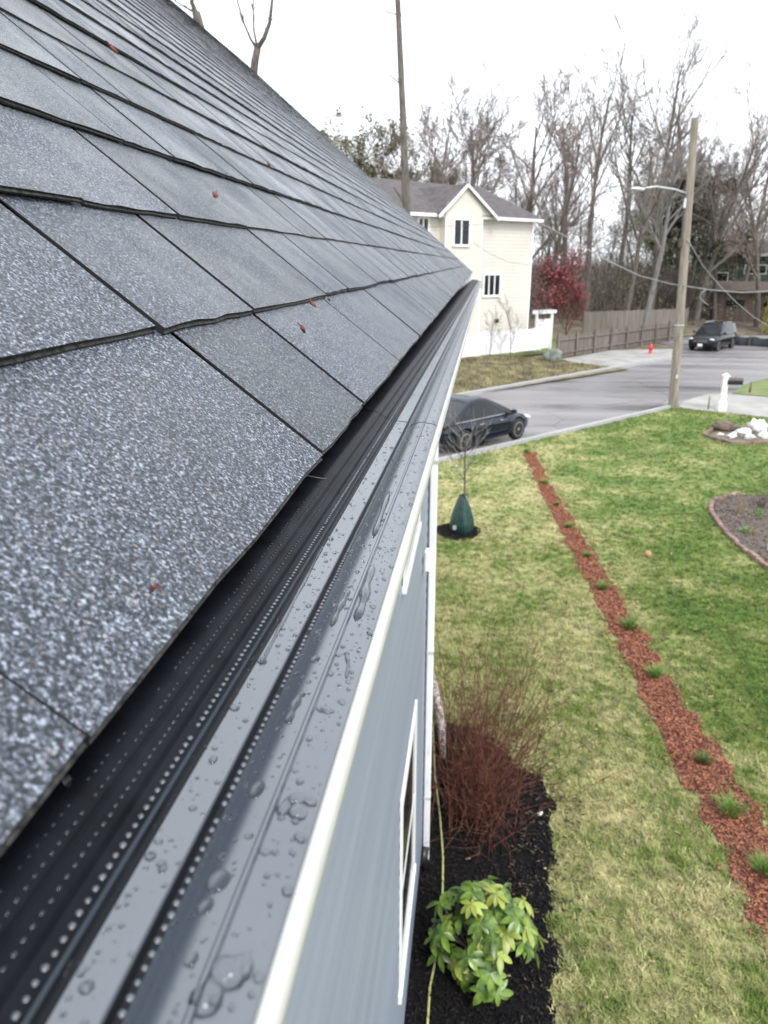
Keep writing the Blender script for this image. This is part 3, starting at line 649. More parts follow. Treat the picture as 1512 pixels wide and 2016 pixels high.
for px, py, rx, ry, lb in BIG:
    p = on_guard(px, py); mb = MB(); bead(mb, (0, 0, -.0003), rx, ry, min(rx, ry)*.6+.0003, 20, 6)
    o = mb.build('water_drop', M['water'], smooth=True, group='large drops on the gutter guard'); o.location = p; tag(o, lb, 'water drop')
def streak(pts, r, lb):
    P = [on_guard(*p) for p in pts]; mb = MB(); c = P[0].copy(); n = 14; vs = []; fs = []
    path = []
    for a, b in zip(P[:-1], P[1:]):
        for k in range(4): path.append(a.lerp(b, k/4))
    path.append(P[-1])
    m = len(path)
    for i, p in enumerate(path):
        e = math.sqrt(max(.02, 1-abs(2*i/(m-1)-1)**4)); d = (path[min(i+1, m-1)]-path[max(i-1, 0)]).normalized(); s = d.cross(Vector((0, 0, 1))).normalized()
        rr = r*e*(1+.25*sin(i*1.3))
        for k in range(8):
            a = pi*k/7; vs.append(tuple(p-c+s*rr*cos(a)+Vector((0, 0, -.0003+rr*.85*sin(a)))))
    for i in range(m-1):
        for k in range(7): fs.append((i*8+k, i*8+k+1, (i+1)*8+k+1, (i+1)*8+k))
    fs += [tuple(range(8)), tuple(range((m-1)*8, m*8))[::-1]]
    mb.add(vs, fs); o = mb.build('water_streak', M['water'], smooth=True, fixn=True, group='long beads of water on the gutter guard'); o.location = c; tag(o, lb, 'water bead')
streak([(653, 1235), (665, 1205), (678, 1180), (688, 1160)], .0018, 'long vertical bead of water in the valley, the farther of two alike')
streak([(566, 1428), (577, 1400), (588, 1375), (600, 1363)], .0019, 'long bead of water beside the fold, the nearer of two alike')
streak([(660, 1290), (682, 1286), (686, 1310), (680, 1340)], .0010, 'crooked hooked trickle next to the white lip')
streak([(385, 2005), (425, 1935), (470, 1900), (500, 1905)], .0042, 'large bent puddle of water at the bottom beside the lip')
streak([(508, 1318), (540, 1256), (575, 1190), (610, 1122), (640, 1065)], .0011, 'long wet trickle strung along the inner bright ridge of the guard')
streak([(700, 1225), (715, 1185), (722, 1150), (735, 1110)], .0026, 'shallow winding puddle on the outer flat below the white lip')
streak([(548, 1610), (568, 1580), (600, 1572), (622, 1590)], .0024, 'crooked puddle of water across the fold line')
streak([(735, 1060), (752, 1010), (768, 965)], .0022, 'far narrow puddle on the outer flat near the second panel')
for i, (px, py, r, lb) in enumerate(((133, 1537, .0013, 'bright drop hanging from the shingle edge at lower left'), (147, 1562, .0011, 'second hanging drop below the bright one at the shingle edge'))):
    p = at_depth(px, py, .185); mb = MB(); mb.blob((0, 0, 0), (r, r, r*1.3), rb, 10, 6, 0); o = mb.build('water_drop', M['water'], smooth=True, group='drops hanging off the shingles'); o.location = p; tag(o, lb, 'water drop')

# fallen bud scales on the roof
def on_roof(px, py):
    d = sight(px, py); k = NRM.dot(EA+NRM*.014)/NRM.dot(d); return d*k
for px, py, s, lb in ((303, 1158, .0022, 'small red bud scale lying alone on the nearest shingle'), (615, 597, .0050, 'red bud scale just under the second course edge'), (596, 647, .0052, 'crumpled red bud scale in the middle of the first course'),
                      (648, 590, .0030, 'tiny dark bud scale next to the course edge right of the red one'), (424, 383, .0055, 'dark red bud scale caught in a joint of the third course'), (222, 95, .010, 'reddish bud scale at the upper left on the roof'), (530, 325, .007, 'brownish bud scale high on the roof near the middle')):
    p = on_roof(px, py); mb = MB(); mb.blob((0, 0, 0), (s, s*.55, s*.35), R, 9, 5, .5); mb.blob((s*.9, s*.2, -s*.1), (s*.5, s*.3, s*.2), R, 7, 4, .5); mb.tube([(-s*.6, 0, 0), (-s*1.3, s*.3, s*.3), (-s*1.9, s*.2, .2*s)], s*.09, 5)
    o = mb.build('bud_scale', M['debris'], smooth=True, group='bud scales fallen on the shingles'); o.location = p; o.rotation_euler = (0, PR, R.uniform(0, 6)); tag(o, lb, 'bud scale')
p = on_guard(628, 945); mb = MB(); mb.tube([(-.010, -.005, .008), (-.004, -.001, .005), (.004, .004, .002), (.010, .006, .001)], [.0003, .0004, .0004, .0002], 6)
o = mb.build('twig', M['twig_brown']); o.location = p+Vector((-.005, 0, .001)); tag(o, 'thin dry twig leaning from the shingle edge onto the black screen', 'twig')

# ------------------------------------------------------------------ plants at the house
# rhododendron
rh = empty('rhododendron', (.24, 5.10, GZ), label='broad leaved green rhododendron in the black mulch beside the wall', cat='shrub')
rr = random.Random(31); lm = []
for v in range(4):
    mb = MB(); ln = (.135, .12, .15, .13)[v]; wd = ln*.42; vs = []; fs = []
    st = [(0, .05), (.2, .62), (.45, 1), (.7, .88), (.9, .45), (1, .05)]
    for t, w in st:
        z = -.22*ln*t*t*(1+.4*v/3); vs += [(ln*t, -wd/2*w, z+.12*wd*w), (ln*t, 0, z), (ln*t, wd/2*w, z+.12*wd*w)]
    for i in range(len(st)-1): fs += [(i*3, i*3+3, i*3+4, i*3+1), (i*3+1, i*3+4, i*3+5, i*3+2)]
    mb.add(vs, fs); lm.append((mb.mesh('leaf', M['leaf'], True), mb.mesh('leaf', M['leaf_young'], True)))
stems = MB(); k = 0; heads = []
while len(heads) < 58:
    a = rr.uniform(0, 2*pi); e = rr.uniform(-.05, 1.0); d = Vector((cos(a)*cos(e*1.4), sin(a)*cos(e*1.4), sin(e*1.4)))
    p = Vector((d.x*.46, d.y*.42, .22+d.z*.62))*rr.uniform(.8, 1.06)
    if p.z < .1 or any((p-h[0]).length < .098 for h in heads): continue
    heads.append((p, d))
heads.sort(key=lambda h: -(h[0].z*1.2-h[0].y*.6))
lvs = [MB(), MB()]; lmb = [m_[0] for m_ in lm]
for hi, (p, d) in enumerate(heads):
    b0 = Vector((rr.uniform(-.05, .05), rr.uniform(-.05, .05), 0)); stems.tube([b0, b0.lerp(p, .45)+Vector((0, 0, .06)), p], [.011, .007, .004], 5)
    ax = (d+Vector((0, 0, .9))).normalized(); q = ax.to_track_quat('Z', 'Y').to_matrix().to_4x4(); n = 8; young = rr.random() < .28
    for j in range(n):
        M4 = Matrix.Translation(p) @ q @ Matrix.Rotation(2*pi*j/n+rr.uniform(-.25, .25), 4, 'Z') @ Matrix.Rotation(rr.uniform(-.25, .55), 4, 'Y') @ Matrix.Scale(rr.uniform(.8, 1.15), 4)
        me = rr.choice(lm)[1 if young else 0]
        if hi < 37: o = bpy.data.objects.new('leaf', me); link(o, rh); o.matrix_local = M4
        else: lvs[0].add([v.co for v in me.vertices], [tuple(f.vertices) for f in me.polygons], M4)
lvs[0].build('leaves', M['leaf'], rh, smooth=True, kind='stuff')
stems.build('stems', M['twig_brown'], rh)
# red-stemmed shrub
sh = empty('twiggy_shrub', (.12, 7.05, GZ), label='leafless shrub of fine reddish brown twigs between the wall and lawn', cat='shrub')
mb = MB()
def shoot(mb, p, d, ln, r, rnd, up=.25, n=5, sides=4, wig=.16):
    pts = [p.copy()]; rad = [r]
    for i in range(n):
        d = (d+Vector((rnd.gauss(0, wig), rnd.gauss(0, wig), rnd.gauss(0, wig)+up*.2))).normalized(); p = p+d*ln/n; pts.append(p.copy()); rad.append(r*(1-.75*(i+1)/n))
    mb.tube(pts, rad, sides, cap=False); return pts, d
for i in range(170):
    a = rr.uniform(0, 2*pi); b0 = Vector((rr.gauss(0, .13), rr.gauss(.1, .22), 0)); el = rr.uniform(.6, 1.35); d = Vector((cos(a)*cos(el), sin(a)*cos(el)*1.15, sin(el)))
    if d.x < -.35: d.x *= -.5
    pts, dd = shoot(mb, b0, d, rr.uniform(.6, 1.65), rr.uniform(.003, .006), rr, .45, 6)
    for j in range(4):
        q = rr.choice(pts[2:]); d2 = (dd+Vector((rr.gauss(0, .7), rr.gauss(0, .7), rr.gauss(0, .4)))).normalized(); shoot(mb, q, d2, rr.uniform(.15, .45), .0025, rr, .3, 3, 3)
for i in range(75):
    a = rr.uniform(0, 2*pi); b0 = Vector((rr.gauss(.05, .16), rr.gauss(.15, .28), 0)); d = Vector((cos(a)*.35+.1, sin(a)*.4+.1, 1)).normalized(); shoot(mb, b0, d, rr.uniform(1.3, 2.1), .004, rr, .5, 7, 4, .1)
for i in range(160):
    a = rr.uniform(0, 2*pi); b0 = Vector((rr.gauss(0, .1), rr.gauss(.1, .2), .03)); d = Vector((abs(cos(a)) if cos(a) < -.4 else cos(a), sin(a), rr.uniform(.05, .5))).normalized(); shoot(mb, b0, d, rr.uniform(.3, .6), .0035, rr, -.1, 6, 3, .3)
tw = mb.build('twigs', M['twig_red'], sh, kind='stuff'); tw.scale = (1.22, 1.3, 1.18)
# weathered log by the wall
P = [on_ground(880, 1500)+Vector((-.05, 0, .06)), on_ground(876, 1450)+Vector((-.05, 0, .20)), on_ground(868, 1400)+Vector((-.08, 0, .30)), on_ground(858, 1350)+Vector((-.12, 0, .36))]
mb = MB(); c = P[0].copy(); c.z = GZ; mb.tube([p-c for p in P], [.035, .06, .06, .04], 9)
o = mb.build('weathered_log', M['wood_weathered'], smooth=True); o.location = c; tag(o, 'pale weathered piece of wood standing behind the twiggy shrub', 'log')
mb = MB(); mb.blob((0, 0, .02), (.035, .03, .025), R); o = mb.build('pebble', M['stone_white'], smooth=True); o.location = on_ground(1063, 1605); tag(o, 'single white pebble at the edge of the black mulch', 'stone')
hp = [on_ground(*p)+Vector((0, 0, .03)) for p in ((852, 1420), (856, 1530), (866, 1610), (872, 1690), (871, 1770), (866, 1850), (855, 1905), (846, 1950), (842, 2010), (838, 2100))]
mb = MB(); c = hp[3].copy(); mb.tube([p-c for p in hp], .0105, 10); o = mb.build('garden_hose', M['hose'], smooth=True); o.location = c; tag(o, 'yellow green garden hose running along the wall through the mulch', 'garden hose')

# green tufts in the mulch strip
tuft_pos = [(1036, 893, 'farthest tuft, at the kerb end of the mulch strip'), (1072, 954, 'second tuft from the kerb in the mulch strip'), (1097, 996, 'small pale tuft third from the kerb in the mulch strip'), (1120, 1041, 'fourth tuft from the kerb, level with the brown ball'), (1155, 1098, 'small tuft fifth from the kerb, below the ball'), (1186, 1163, 'round dark tuft sixth from the kerb'), (1236, 1240, 'wide loose tuft that spreads over the strip edge, seventh from the kerb'), (1288, 1335, 'dense dark tuft eighth from the kerb, above the reddest mulch'), (1386, 1505, 'thin faded tuft second nearest to the house'), (1437, 1606, 'largest bright tuft of the strip near the lower right'), (1505, 1722, 'tuft cut by the right edge of the photo')]
for i, (px, py, lb) in enumerate(tuft_pos):
    p = on_ground(px, py); s = (.16, .15, .10, .14, .12, .16, .21, .17, .13, .20, .17)[i]; mb = MB(); rt = random.Random(50+i)
    for j in range(160):
        a = rt.uniform(0, 2*pi); r = s*.6*math.sqrt(rt.random()); ln = rt.uniform(.6, 1.3)*s*1.1; d = Vector((cos(a)*r/s*1.1, sin(a)*r/s*1.1, 1)).normalized(); b0 = Vector((r*cos(a)*.7, r*sin(a)*.7, 0)); sd_ = Vector((-sin(a), cos(a), 0))*.003
        tip = b0+d*ln+Vector((cos(a), sin(a), -.3))*ln*.25; mid = b0+d*ln*.6
        mb.add([b0-sd_, b0+sd_, mid+sd_, mid-sd_, tip], [(0, 1, 2, 3), (3, 2, 4)])
    o = mb.build('grass_tuft', M['tuft'] if i != 8 else M['ivy'], group='green tufts planted in the mulch strip'); o.location = (p.x, p.y, GZ+.012); tag(o, lb, 'grass tuft')
# ball on the lawn
mb = MB(); mb.blob((0, 0, .07), (.075, .075, .075), R, 18, 12, 0); o = mb.build('ball', M['ball'], smooth=True); o.location = on_ground(1275, 1097); tag(o, 'small tan and orange ball lying alone on the green lawn', 'ball')

# ------------------------------------------------------------------ young tree with watering bag
def branch_pts(p, d, ln, rnd, n=5, wig=.12, up=.1):
    pts = [p.copy()]
    for i in range(n):
        d = (d+Vector((rnd.gauss(0, wig), rnd.gauss(0, wig), rnd.gauss(0, wig)+up))).normalized(); p = p+d*ln/n; pts.append(p.copy())
    return pts
yt = empty('young_tree', (-.17, 16.35, GZ), label='thin young leafless tree rising from the green watering bag', cat='tree')
ry = random.Random(4); mb = MB(); mb.tube([(0, 0, 0), (.01, 0, .9), (-.01, .02, 1.7), (0, 0, 2.2)], [.028, .022, .018, .014], 8); mb.build('trunk', M['bark'], yt)
mb = MB()
for i in range(15):
    z = 1.15+i*.075; a = i*2.4; pts = branch_pts(Vector((0, 0, z)), Vector((cos(a), sin(a)*.8, .7)), ry.uniform(.75, 1.15)*(1 if i < 9 else .7), ry, 5, .09, .06); mb.tube(pts, [.011, .009, .007, .006, .004, .003], 5)
    for j in range(4):
        q = pts[1+j]; d = (pts[-1]-pts[0]).normalized()+Vector((ry.gauss(0, .5), ry.gauss(0, .5), .25)); mb.tube(branch_pts(q, d.normalized(), ry.uniform(.25, .5), ry, 3, .12), [.006, .005, .004, .002], 4)
mb.build('branches', M['bark_pale'], yt)
wb = empty('watering_bag', (-.2, 16.35, GZ), label='dark green watering bag zipped round the young tree trunk', cat='watering bag')
mb = MB(); vs = []; fs = []; pr = [(.23, .02), (.26, .10), (.25, .25), (.215, .42), (.17, .58), (.13, .70), (.085, .80), (.06, .88)]; n = 22
for r, z in pr:
    for k in range(n):
        a = 2*pi*k/n; f = 1+.10*sin(4*a+z*3)+.05*sin(9*a); vs.append((r*f*cos(a), r*f*sin(a), z+.015*sin(5*a)))
for i in range(len(pr)-1): fs += [(i*n+k, i*n+(k+1) % n, (i+1)*n+(k+1) % n, (i+1)*n+k) for k in range(n)]
mb.add(vs, fs); mb.build('bag', M['bag_green'], wb, smooth=True)
mb = MB(); mb.tube([(.03, -.085, .86), (.09, -.11, .93), (.12, -.1, .84)], .014, 6); mb.build('strap', M['bag_green'], wb)
mb = MB(); mb.tube([(.0, -.245, .06), (.02, -.225, .42), (.02, -.11, .80)], .008, 5); mb.build('zip', M['black_plastic'], wb)
mb = MB(); mb.box((-.15, -.20, .17), (.09, .012, .10)); mb.build('tag', M['galv'], wb)

# ------------------------------------------------------------------ cars
def make_car(name, loc, rz, label, body_m, Lc, Wc, Hc, suv=False, group='parked cars'):
    car = empty(name, loc, rz, label=label, cat='car', group=group); w = Wc/2
    # stations along x (rear -> front): x, top z, half width, bottom z
    if suv: st = [(-.5, .62, .80, .5), (-.485, .95, .90, .40), (-.44, 1.06, .96, .30), (-.3, 1.08, 1, .26), (0, 1.07, 1, .25), (.17, 1.06, 1, .25), (.27, 1.03, .99, .25), (.38, .98, .97, .26), (.455, .91, .92, .28), (.49, .80, .84, .34), (.5, .62, .76, .42)]
    else: st = [(-.5, .66, .68, .48), (-.485, .86, .82, .40), (-.44, .95, .92, .30), (-.3, 1.00, .99, .25), (0, .96, 1, .23), (.17, .95, 1, .23), (.25, .93, .99, .23), (.35, .86, .97, .24), (.43, .76, .89, .26), (.475, .64, .79, .32), (.5, .50, .62, .40)]
    zs = Hc/(1.72 if suv else 1.58); mb = MB(); vs = []; fs = []
    for x, zt, f, zb in st:
        zt *= zs; zb *= zs; hw = w*f; h = zt-zb
        half = [(0, zt+.015), (hw*.55, zt+.008), (hw*.86, zt-.02), (hw*.955, zt-.10*h-.02), (hw, zb+.62*h), (hw*.985, zb+.38*h), (hw*.97, zb+.12*h), (hw*.90, zb), (0, zb)]
        ring = half+[(-a, b) for a, b in half[-2:0:-1]]; vs += [(x*Lc, a, b) for a, b in ring]
    n = len(ring)
    for i in range(len(st)-1): fs += [(i*n+k, (i+1)*n+k, (i+1)*n+(k+1) % n, i*n+(k+1) % n) for k in range(n)]
    fs += [tuple(range(n)), tuple(range((len(st)-1)*n, len(st)*n))[::-1]]
    mb.add(vs, fs); me = mb.mesh('body', body_m); wr = .355*zs; wx = (-.295*Lc, .305*Lc)
    ob = bpy.data.objects.new('body', me); COL.objects.link(ob); bm = bmesh.new(); bm.from_mesh(me); bmesh.ops.recalc_face_normals(bm, faces=bm.faces); bm.to_mesh(me); bm.free()
    cuts = []
    for x in wx:
        for s in (-1, 1):
            c = MB(); c.tube([(x, s*(w-.24), wr), (x, s*(w+.2), wr)], wr*1.18, 24); co = c.build('cut', M['rubber'], fixn=True); m_ = ob.modifiers.new('b', 'BOOLEAN'); m_.object = co; m_.operation = 'DIFFERENCE'; m_.solver = 'EXACT'; cuts.append(co)
    dg = bpy.context.evaluated_depsgraph_get(); dg.update(); nm = bpy.data.meshes.new_from_object(ob.evaluated_get(dg)); ob.modifiers.clear(); ob.data = nm; smooth_by_angle(nm, 38); ob.parent = car
    for c in cuts: bpy.data.objects.remove(c)
    # greenhouse
    if suv: bx = (-.475, .245); tx = (-.435, .075); zb, zt, hb, ht = 1.05, 1.71, .93, .74
    else: bx = (-.47, .29); tx = (-.20, .035); zb, zt, hb, ht = .93, 1.46, .93, .66
    zb *= zs; zt *= zs
    def cab(fx, fz, side):      # point on cabin shell: fx 0..1 rear->front, fz 0..1 bottom->top
        x = (bx[0]+(tx[0]-bx[0])*fz)*(1-fx)+(bx[1]+(tx[1]-bx[1])*fz)*fx
        crown = (.035 if suv else .11)*sin(pi*fx)**.8*fz; bow = .03*sin(pi*fx); y = side*w*(hb+(ht-hb)*fz**1.15)*(.93+.07*min(1, 4*fx*(1-fx)+.25)); return Vector((x*Lc, y, zb+(zt-zb)*fz+crown))
    mb = MB(); vs = []; fs = []; NF = 12; zl = [0, .3, .6, .85, .96, 1]
    prof = []
    for i in range(NF+1):
        fx = i/NF; ring = [cab(fx, z, 1) for z in zl]; top = ring[-1].copy(); ring[-1].y *= .93; ring.append(Vector((top.x, top.y*.5, top.z+.018))); ring.append(Vector((top.x, 0, top.z+.024)))
        ring = ring+[Vector((p.x, -p.y, p.z)) for p in ring[-2::-1]]; vs += ring; n = len(ring)
    for i in range(NF): fs += [(i*n+k, i*n+k+1, (i+1)*n+k+1, (i+1)*n+k) for k in range(n-1)]
    fs += [tuple(range(n))[::-1], tuple(range(NF*n, NF*n+n))]
    mb.add(vs, fs); o = mb.build('cabin', body_m, car, fixn=True); smooth_by_angle(o.data, 45)
    def pane(nm, pts, side):
        mb = MB(); q = [p+Vector((0, side*.008, 0)) for p in pts]; mb.add(q, [tuple(range(len(q)))]); mb.build(nm, M['glass_dark'], car)
    for s in (-1, 1):
        segs = ((.60, .93), (.33, .58), (.10, .31)) if suv else ((.60, .96), (.32, .58), (.12, .30))
        for a, b in segs:
            pts = [cab(a+(b-a)*k/4, .12, s) for k in range(5)]+[cab(b-(b-a)*k/4-(0.03 if b > .9 else 0), .84, s) for k in range(5)]; pane('side_window', pts, s)
    def endpane(nm, f, off):
        mb = MB(); q = []
        for z in (.10, .9):
            for y in (-.86, -.5, 0, .5, .86):
                p = cab(f, z, 1); q.append(Vector((p.x+off, p.y*y, p.z)))
        mb.add(q, [(k, k+1, 6+k, 5+k) for k in range(4)]); mb.build(nm, M['glass_dark'], car)
    endpane('windscreen', 1, .012); endpane('rear_window', 0, -.012)
    tr = MB()
    for s in (-1, 1): tr.tube([cab(.08+.88*k/8, .07, s)+Vector((0, s*.01, 0)) for k in range(9)], .009, 5)
    tr.build('window_trim', M['chrome'], car)
    for s in (-1, 1):
        m_ = MB(); p = cab(.93, .10, s); m_.blob((p.x-.02, s*(w+.09), p.z+.05), (.07, .11, .075), R, 12, 8, 0); m_.tube([(p.x, s*(w-.08), p.z), (p.x-.01, s*(w+.05), p.z+.03)], .025, 6); m_.build('door_mirror', body_m, car, smooth=True)
        for xx in (.09, -.13):
            h_ = MB(); h_.box((xx*Lc, s*(w+.012), .80*zs), (.20, .03, .03), bev=.008); h_.build('door_handle', M['chrome'] if not suv else body_m, car)
        for xx in (.19, .0, -.2):
            g_ = MB(); g_.tube([(xx*Lc, s*(w+.001), .93*zs), (xx*Lc+.015, s*(w+.003), .62*zs), (xx*Lc, s*(w-.012), .36*zs)], .005, 4); g_.build('door_seam', M['deck'], car)
        hl = MB(); fz = (.80 if suv else .66)*zs; hl.blob((.463*Lc, s*w*.70, fz), (.13, .20, .075), R, 14, 8, 0); hl.build('headlight', M['lamp_clear'], car, smooth=True)
        tl = MB(); tl.blob((-.482*Lc, s*w*.74, .88*zs), (.06, .17, .09), R, 12, 8, 0); tl.build('tail_light', M['lamp_red'] if suv else M['lamp_dark'], car, smooth=True)
        fg = MB(); fg.blob((.485*Lc, s*w*.62, .44*zs), (.04, .08, .045), R, 10, 6, 0); fg.build('fog_light', M['lamp_clear'], car, smooth=True)
    gr = MB(); gr.box((.497*Lc, 0, (.70 if suv else .56)*zs), (.03, w*1.0, .20), bev=.012); g0 = gr.build('grille', M['black_plastic'], car)
    for k in range(4): MB().box((.497*Lc+.016, 0, (.70 if suv else .56)*zs-.07+k*.045), (.012, w*.96, .012)).build('grille_bar', M['chrome'] if suv else M['black_plastic'], g0)
    MB().box((.503*Lc, 0, .43*zs), (.03, .32, .16), bev=.006).build('licence_plate', M['white_paint'], car)
    MB().box((-.503*Lc, 0, .80*zs), (.03, .32, .16), bev=.006).build('licence_plate', M['white_paint'], car)
    if suv:
        for s in (-1, 1):
            m_ = MB(); m_.tube([(-.36*Lc, s*w*.62, zt+.02), (-.34*Lc, s*w*.62, zt+.08), (.0*Lc, s*w*.62, zt+.085), (.02*Lc, s*w*.62, zt+.03)], .018, 6); m_.build('roof_rail', M['chrome'], car)
    for i, x in enumerate(wx):
        for s in (-1, 1):
            we = empty('wheel', (x, s*(w-.12), wr)); we.parent = car
            t_ = MB(); pr = [(wr*.66, -.11), (wr*.93, -.115), (wr, -.085), (wr, .085), (wr*.93, .115), (wr*.66, .11)]; t_.lathe(pr, 28, Matrix.Rotation(pi/2, 4, 'X')); t_.build('tyre', M['rubber'], we, smooth=True)
            r_ = MB(); A_ = Matrix.Rotation(-s*pi/2, 4, 'X'); r_.lathe([(wr*.70, .085), (wr*.70, .112), (wr*.63, .115), (wr*.60, .06), (wr*.10, .06)], 28, A_)
            for k in range(5):
                a = 2*pi*k/5
                for da in (-.13, .13): r_.box((wr*.36, 0, .092), (wr*.56, .040, .03), A_ @ Matrix.Rotation(a+da, 4, 'Z'))
            r_.lathe([(wr*.13, .07), (wr*.13, .112), (wr*.08, .118)], 12, A_); r_.build('rim', M['alloy'], we)
    return car
hd = atan2(AX.y, AX.x)
c1 = on_ground(1023, 866); c2 = on_ground(897, 893); mid = (c1+c2)/2-NX*.92+AX*.15
make_car('parked_car', (mid.x, mid.y, GZ-.012), hd+.04, 'dark navy crossover car parked at the near kerb behind the young tree', M['car_navy'], 4.65, 1.85, 1.62)
p = on_ground(1386, 691); p2 = p-NX*.4+AX*1.9
make_car('parked_car', (p2.x, p2.y, GZ-.012), hd+pi+.12, 'black sport utility car facing the camera far down the road', M['car_black'], 4.75, 1.95, 1.75, suv=True)

# ------------------------------------------------------------------ utility pole, wires, street furniture
base = Vector((8.27, 33.1, GZ)); top = at_depth(1369, 232, 33.1)
pole = empty('utility_pole', base, label='weathered wooden utility pole with a street light arm at the lawn corner', cat='utility pole')
def onpole(py):
    # point on the pole axis at this picture height
    lo, hi = 0., 1.
    for _ in range(40):
        m_ = (lo+hi)/2
        if to_pix(base.lerp(top, m_))[1] > py: lo = m_
        else: hi = m_
    return base.lerp(top, lo)
mb = MB(); ax = top-base; mb.tube([ax*t for t in (0, .25, .5, .75, 1)], [.20, .18, .165, .15, .135], 16); mb.build('shaft', M['pole'], pole, smooth=False)
smooth_by_angle(pole.children[0].data, 40)
a0 = onpole(383); tip = at_depth(1262, 373, 32.2); mb = MB(); mb.tube([p-base for p in (a0, a0.lerp(tip, .3)+Vector((0, 0, .13)), a0.lerp(tip, .7)+Vector((0, 0, .16)), tip+Vector((0, 0, .03)))], [.035, .032, .03, .028], 8); arm = mb.build('lamp_arm', M['galv'], pole, smooth=True)
mb = MB(); d = (tip-a0).normalized(); q = d.to_track_quat('X', 'Z').to_matrix().to_4x4(); mb.blob((0, 0, 0), (.33, .13, .075), R, 14, 8, 0, Matrix.Translation(tip-base+d*.15) @ q); mb.build('lamp_head', M['galv'], arm, smooth=True)
mb = MB(); b_ = onpole(400)-base; mb.box(b_+Vector((-.15, -.05, 0)), (.10, .10, .35)); mb.build('arm_bracket', M['galv'], pole)
b_ = onpole(478)-base; mb = MB(); mb.box(b_+Vector((-.20, -.05, 0)), (.16, .12, .32), bev=.02); mb.build('junction_box', M['brown_shed'], pole)
mb = MB(); mb.tube([onpole(t)-base+Vector((-.19, -.03, 0)) for t in (380, 420, 470)], .02, 6); mb.build('conduit', M['cable_dark'], pole)
for t in (640,): 
    b_ = onpole(t)-base; mb = MB(); mb.lathe([(.196, -.02), (.196, .02)], 16, Matrix.Translation(b_)); mb.build('band', M['galv'], pole)
mb = MB(); b_ = onpole(740)-base; mb.box(b_+Vector((0.02, -.2, 0)), (.10, .01, .16)); mb.build('pole_tag', M['galv'], pole)
def cable(name, pts, r, m, label, sag=None):
    c = pts[0].copy(); path = []
    if sag is not None:
        a, b = pts[0], pts[-1]
        for i in range(25): t = i/24; path.append(a.lerp(b, t)-Vector((0, 0, sag*4*t*(1-t))))
    else: path = pts
    mb = MB(); mb.tube([p-c for p in path], r, 6); o = mb.build(name, m, smooth=True); o.location = c; tag(o, label, 'cable')
    return o
hc = at_depth(1052, 436, 53.9)
seq = [(1052, 434, 53.8), (1085, 450, 49), (1115, 466, 45.5), (1150, 487, 42.2), (1200, 515, 38.8), (1260, 543, 35.9), (1320, 559, 33.8), (1348, 563, 32.85), (1400, 571, 29), (1460, 576, 25), (1512, 574, 22.5), (1600, 560, 19)]
cable('service_cable', [at_depth(*s) for s in seq], .022, M['cable'], 'thick pale cable sagging from the cream house past the pole to the right')
seq = [(1352, 470, 32.9), (1363, 488, 33), (1385, 525, 34), (1415, 560, 35), (1450, 596, 36), (1485, 625, 37), (1512, 641, 37.6), (1560, 662, 38.5)]
cable('service_cable', [at_depth(*s) for s in seq], .02, M['cable'], 'pale cable dropping steeply from the pole towards the lower right')
seq = [(1391, 570, 30), (1380, 577, 30), (1378, 586, 30), (1386, 595, 30), (1395, 601, 30)]
cable('cable_tail', [at_depth(*s) for s in seq], .016, M['cable'], 'short loose cable end hanging from the thick pale cable')
seq = [(700, 455, 30), (810, 449, 36), (930, 443, 44), (1050, 436, 52)]
cable('wire', [at_depth(*s) for s in seq], .009, M['cable_dark'], 'thin dark wire crossing the cream house under its eave')
seq = [(932, 478, 46.3), (960, 497, 46.5), (1000, 516, 46.5), (1045, 522, 47.5), (1110, 517, 50), (1160, 505, 55)]
cable('wire', [at_depth(*s) for s in seq], .008, M['cable_dark'], 'thin slack wire drooping from the conduit over the cream wall')
# mailbox
mbx = empty('mailbox', on_ground(1420, 808), label='white post mailbox with a black box beside the driveway', cat='mailbox')
mb = MB(); mb.box((0, 0, .70), (.19, .19, 1.40)); mb.build('post', M['white_paint'], mbx)
mb = MB(); mb.box((0, 0, .17), (.31, .31, .34)); mb.box((0, 0, .37), (.26, .26, .06)); mb.build('post_base', M['white_paint'], mbx)
mb = MB(); mb.box((0, 0, 1.43), (.26, .26, .05)); mb.lathe([(.16, 1.455), (.02, 1.53)], 4, Matrix.Rotation(pi/4, 4, 'Z')); mb.build('post_cap', M['white_paint'], mbx)
mb = MB(); mb.box((0, 0, .62), (.24, .24, .05)); mb.build('collar', M['white_paint'], mbx)
mb = MB(); pr = [(-.12, 0), (.12, 0), (.12, .14)]+[(.12*cos(a), .14+.12*sin(a)) for a in [pi*k/8 for k in range(1, 8)]]+[(-.12, .14)]
mb.add([(x, a, b_) for x in (.07, .66) for a, b_ in pr], [tuple(range(len(pr)))[::-1], tuple(range(len(pr), 2*len(pr)))]+[(k, (k+1) % len(pr), len(pr)+(k+1) % len(pr), len(pr)+k) for k in range(len(pr))], Matrix.Translation((0, 0, 1.08)) @ Matrix.Rotation(-.05, 4, 'Z'))
bx_ = mb.build('letter_box', M['black_plastic'], mbx); mb = MB(); mb.box((.34, -.135, 1.36), (.03, .01, .14)); mb.build('flag', M['red_paint'], bx_)
mb = MB(); mb.box((.30, 0, 1.05), (.5, .10, .05)); mb.build('arm', M['white_paint'], mbx)
mb = MB(); mb.tube([(0, 0, 0), (0, 0, .55)], .03, 8); o = mb.build('marker_post', M['fence'], smooth=True); o.location = on_ground(1394, 806); tag(o, 'short thin dark marker post between pole and mailbox', 'post')
mb = MB(); mb.tube([(0, 0, 0), (0, 0, .5)], .05, 8); o = mb.build('marker_post', M['fence'], smooth=True); o.location = on_ground(1476, 773); tag(o, 'short dark post standing on the far lawn right of the mailbox', 'post')
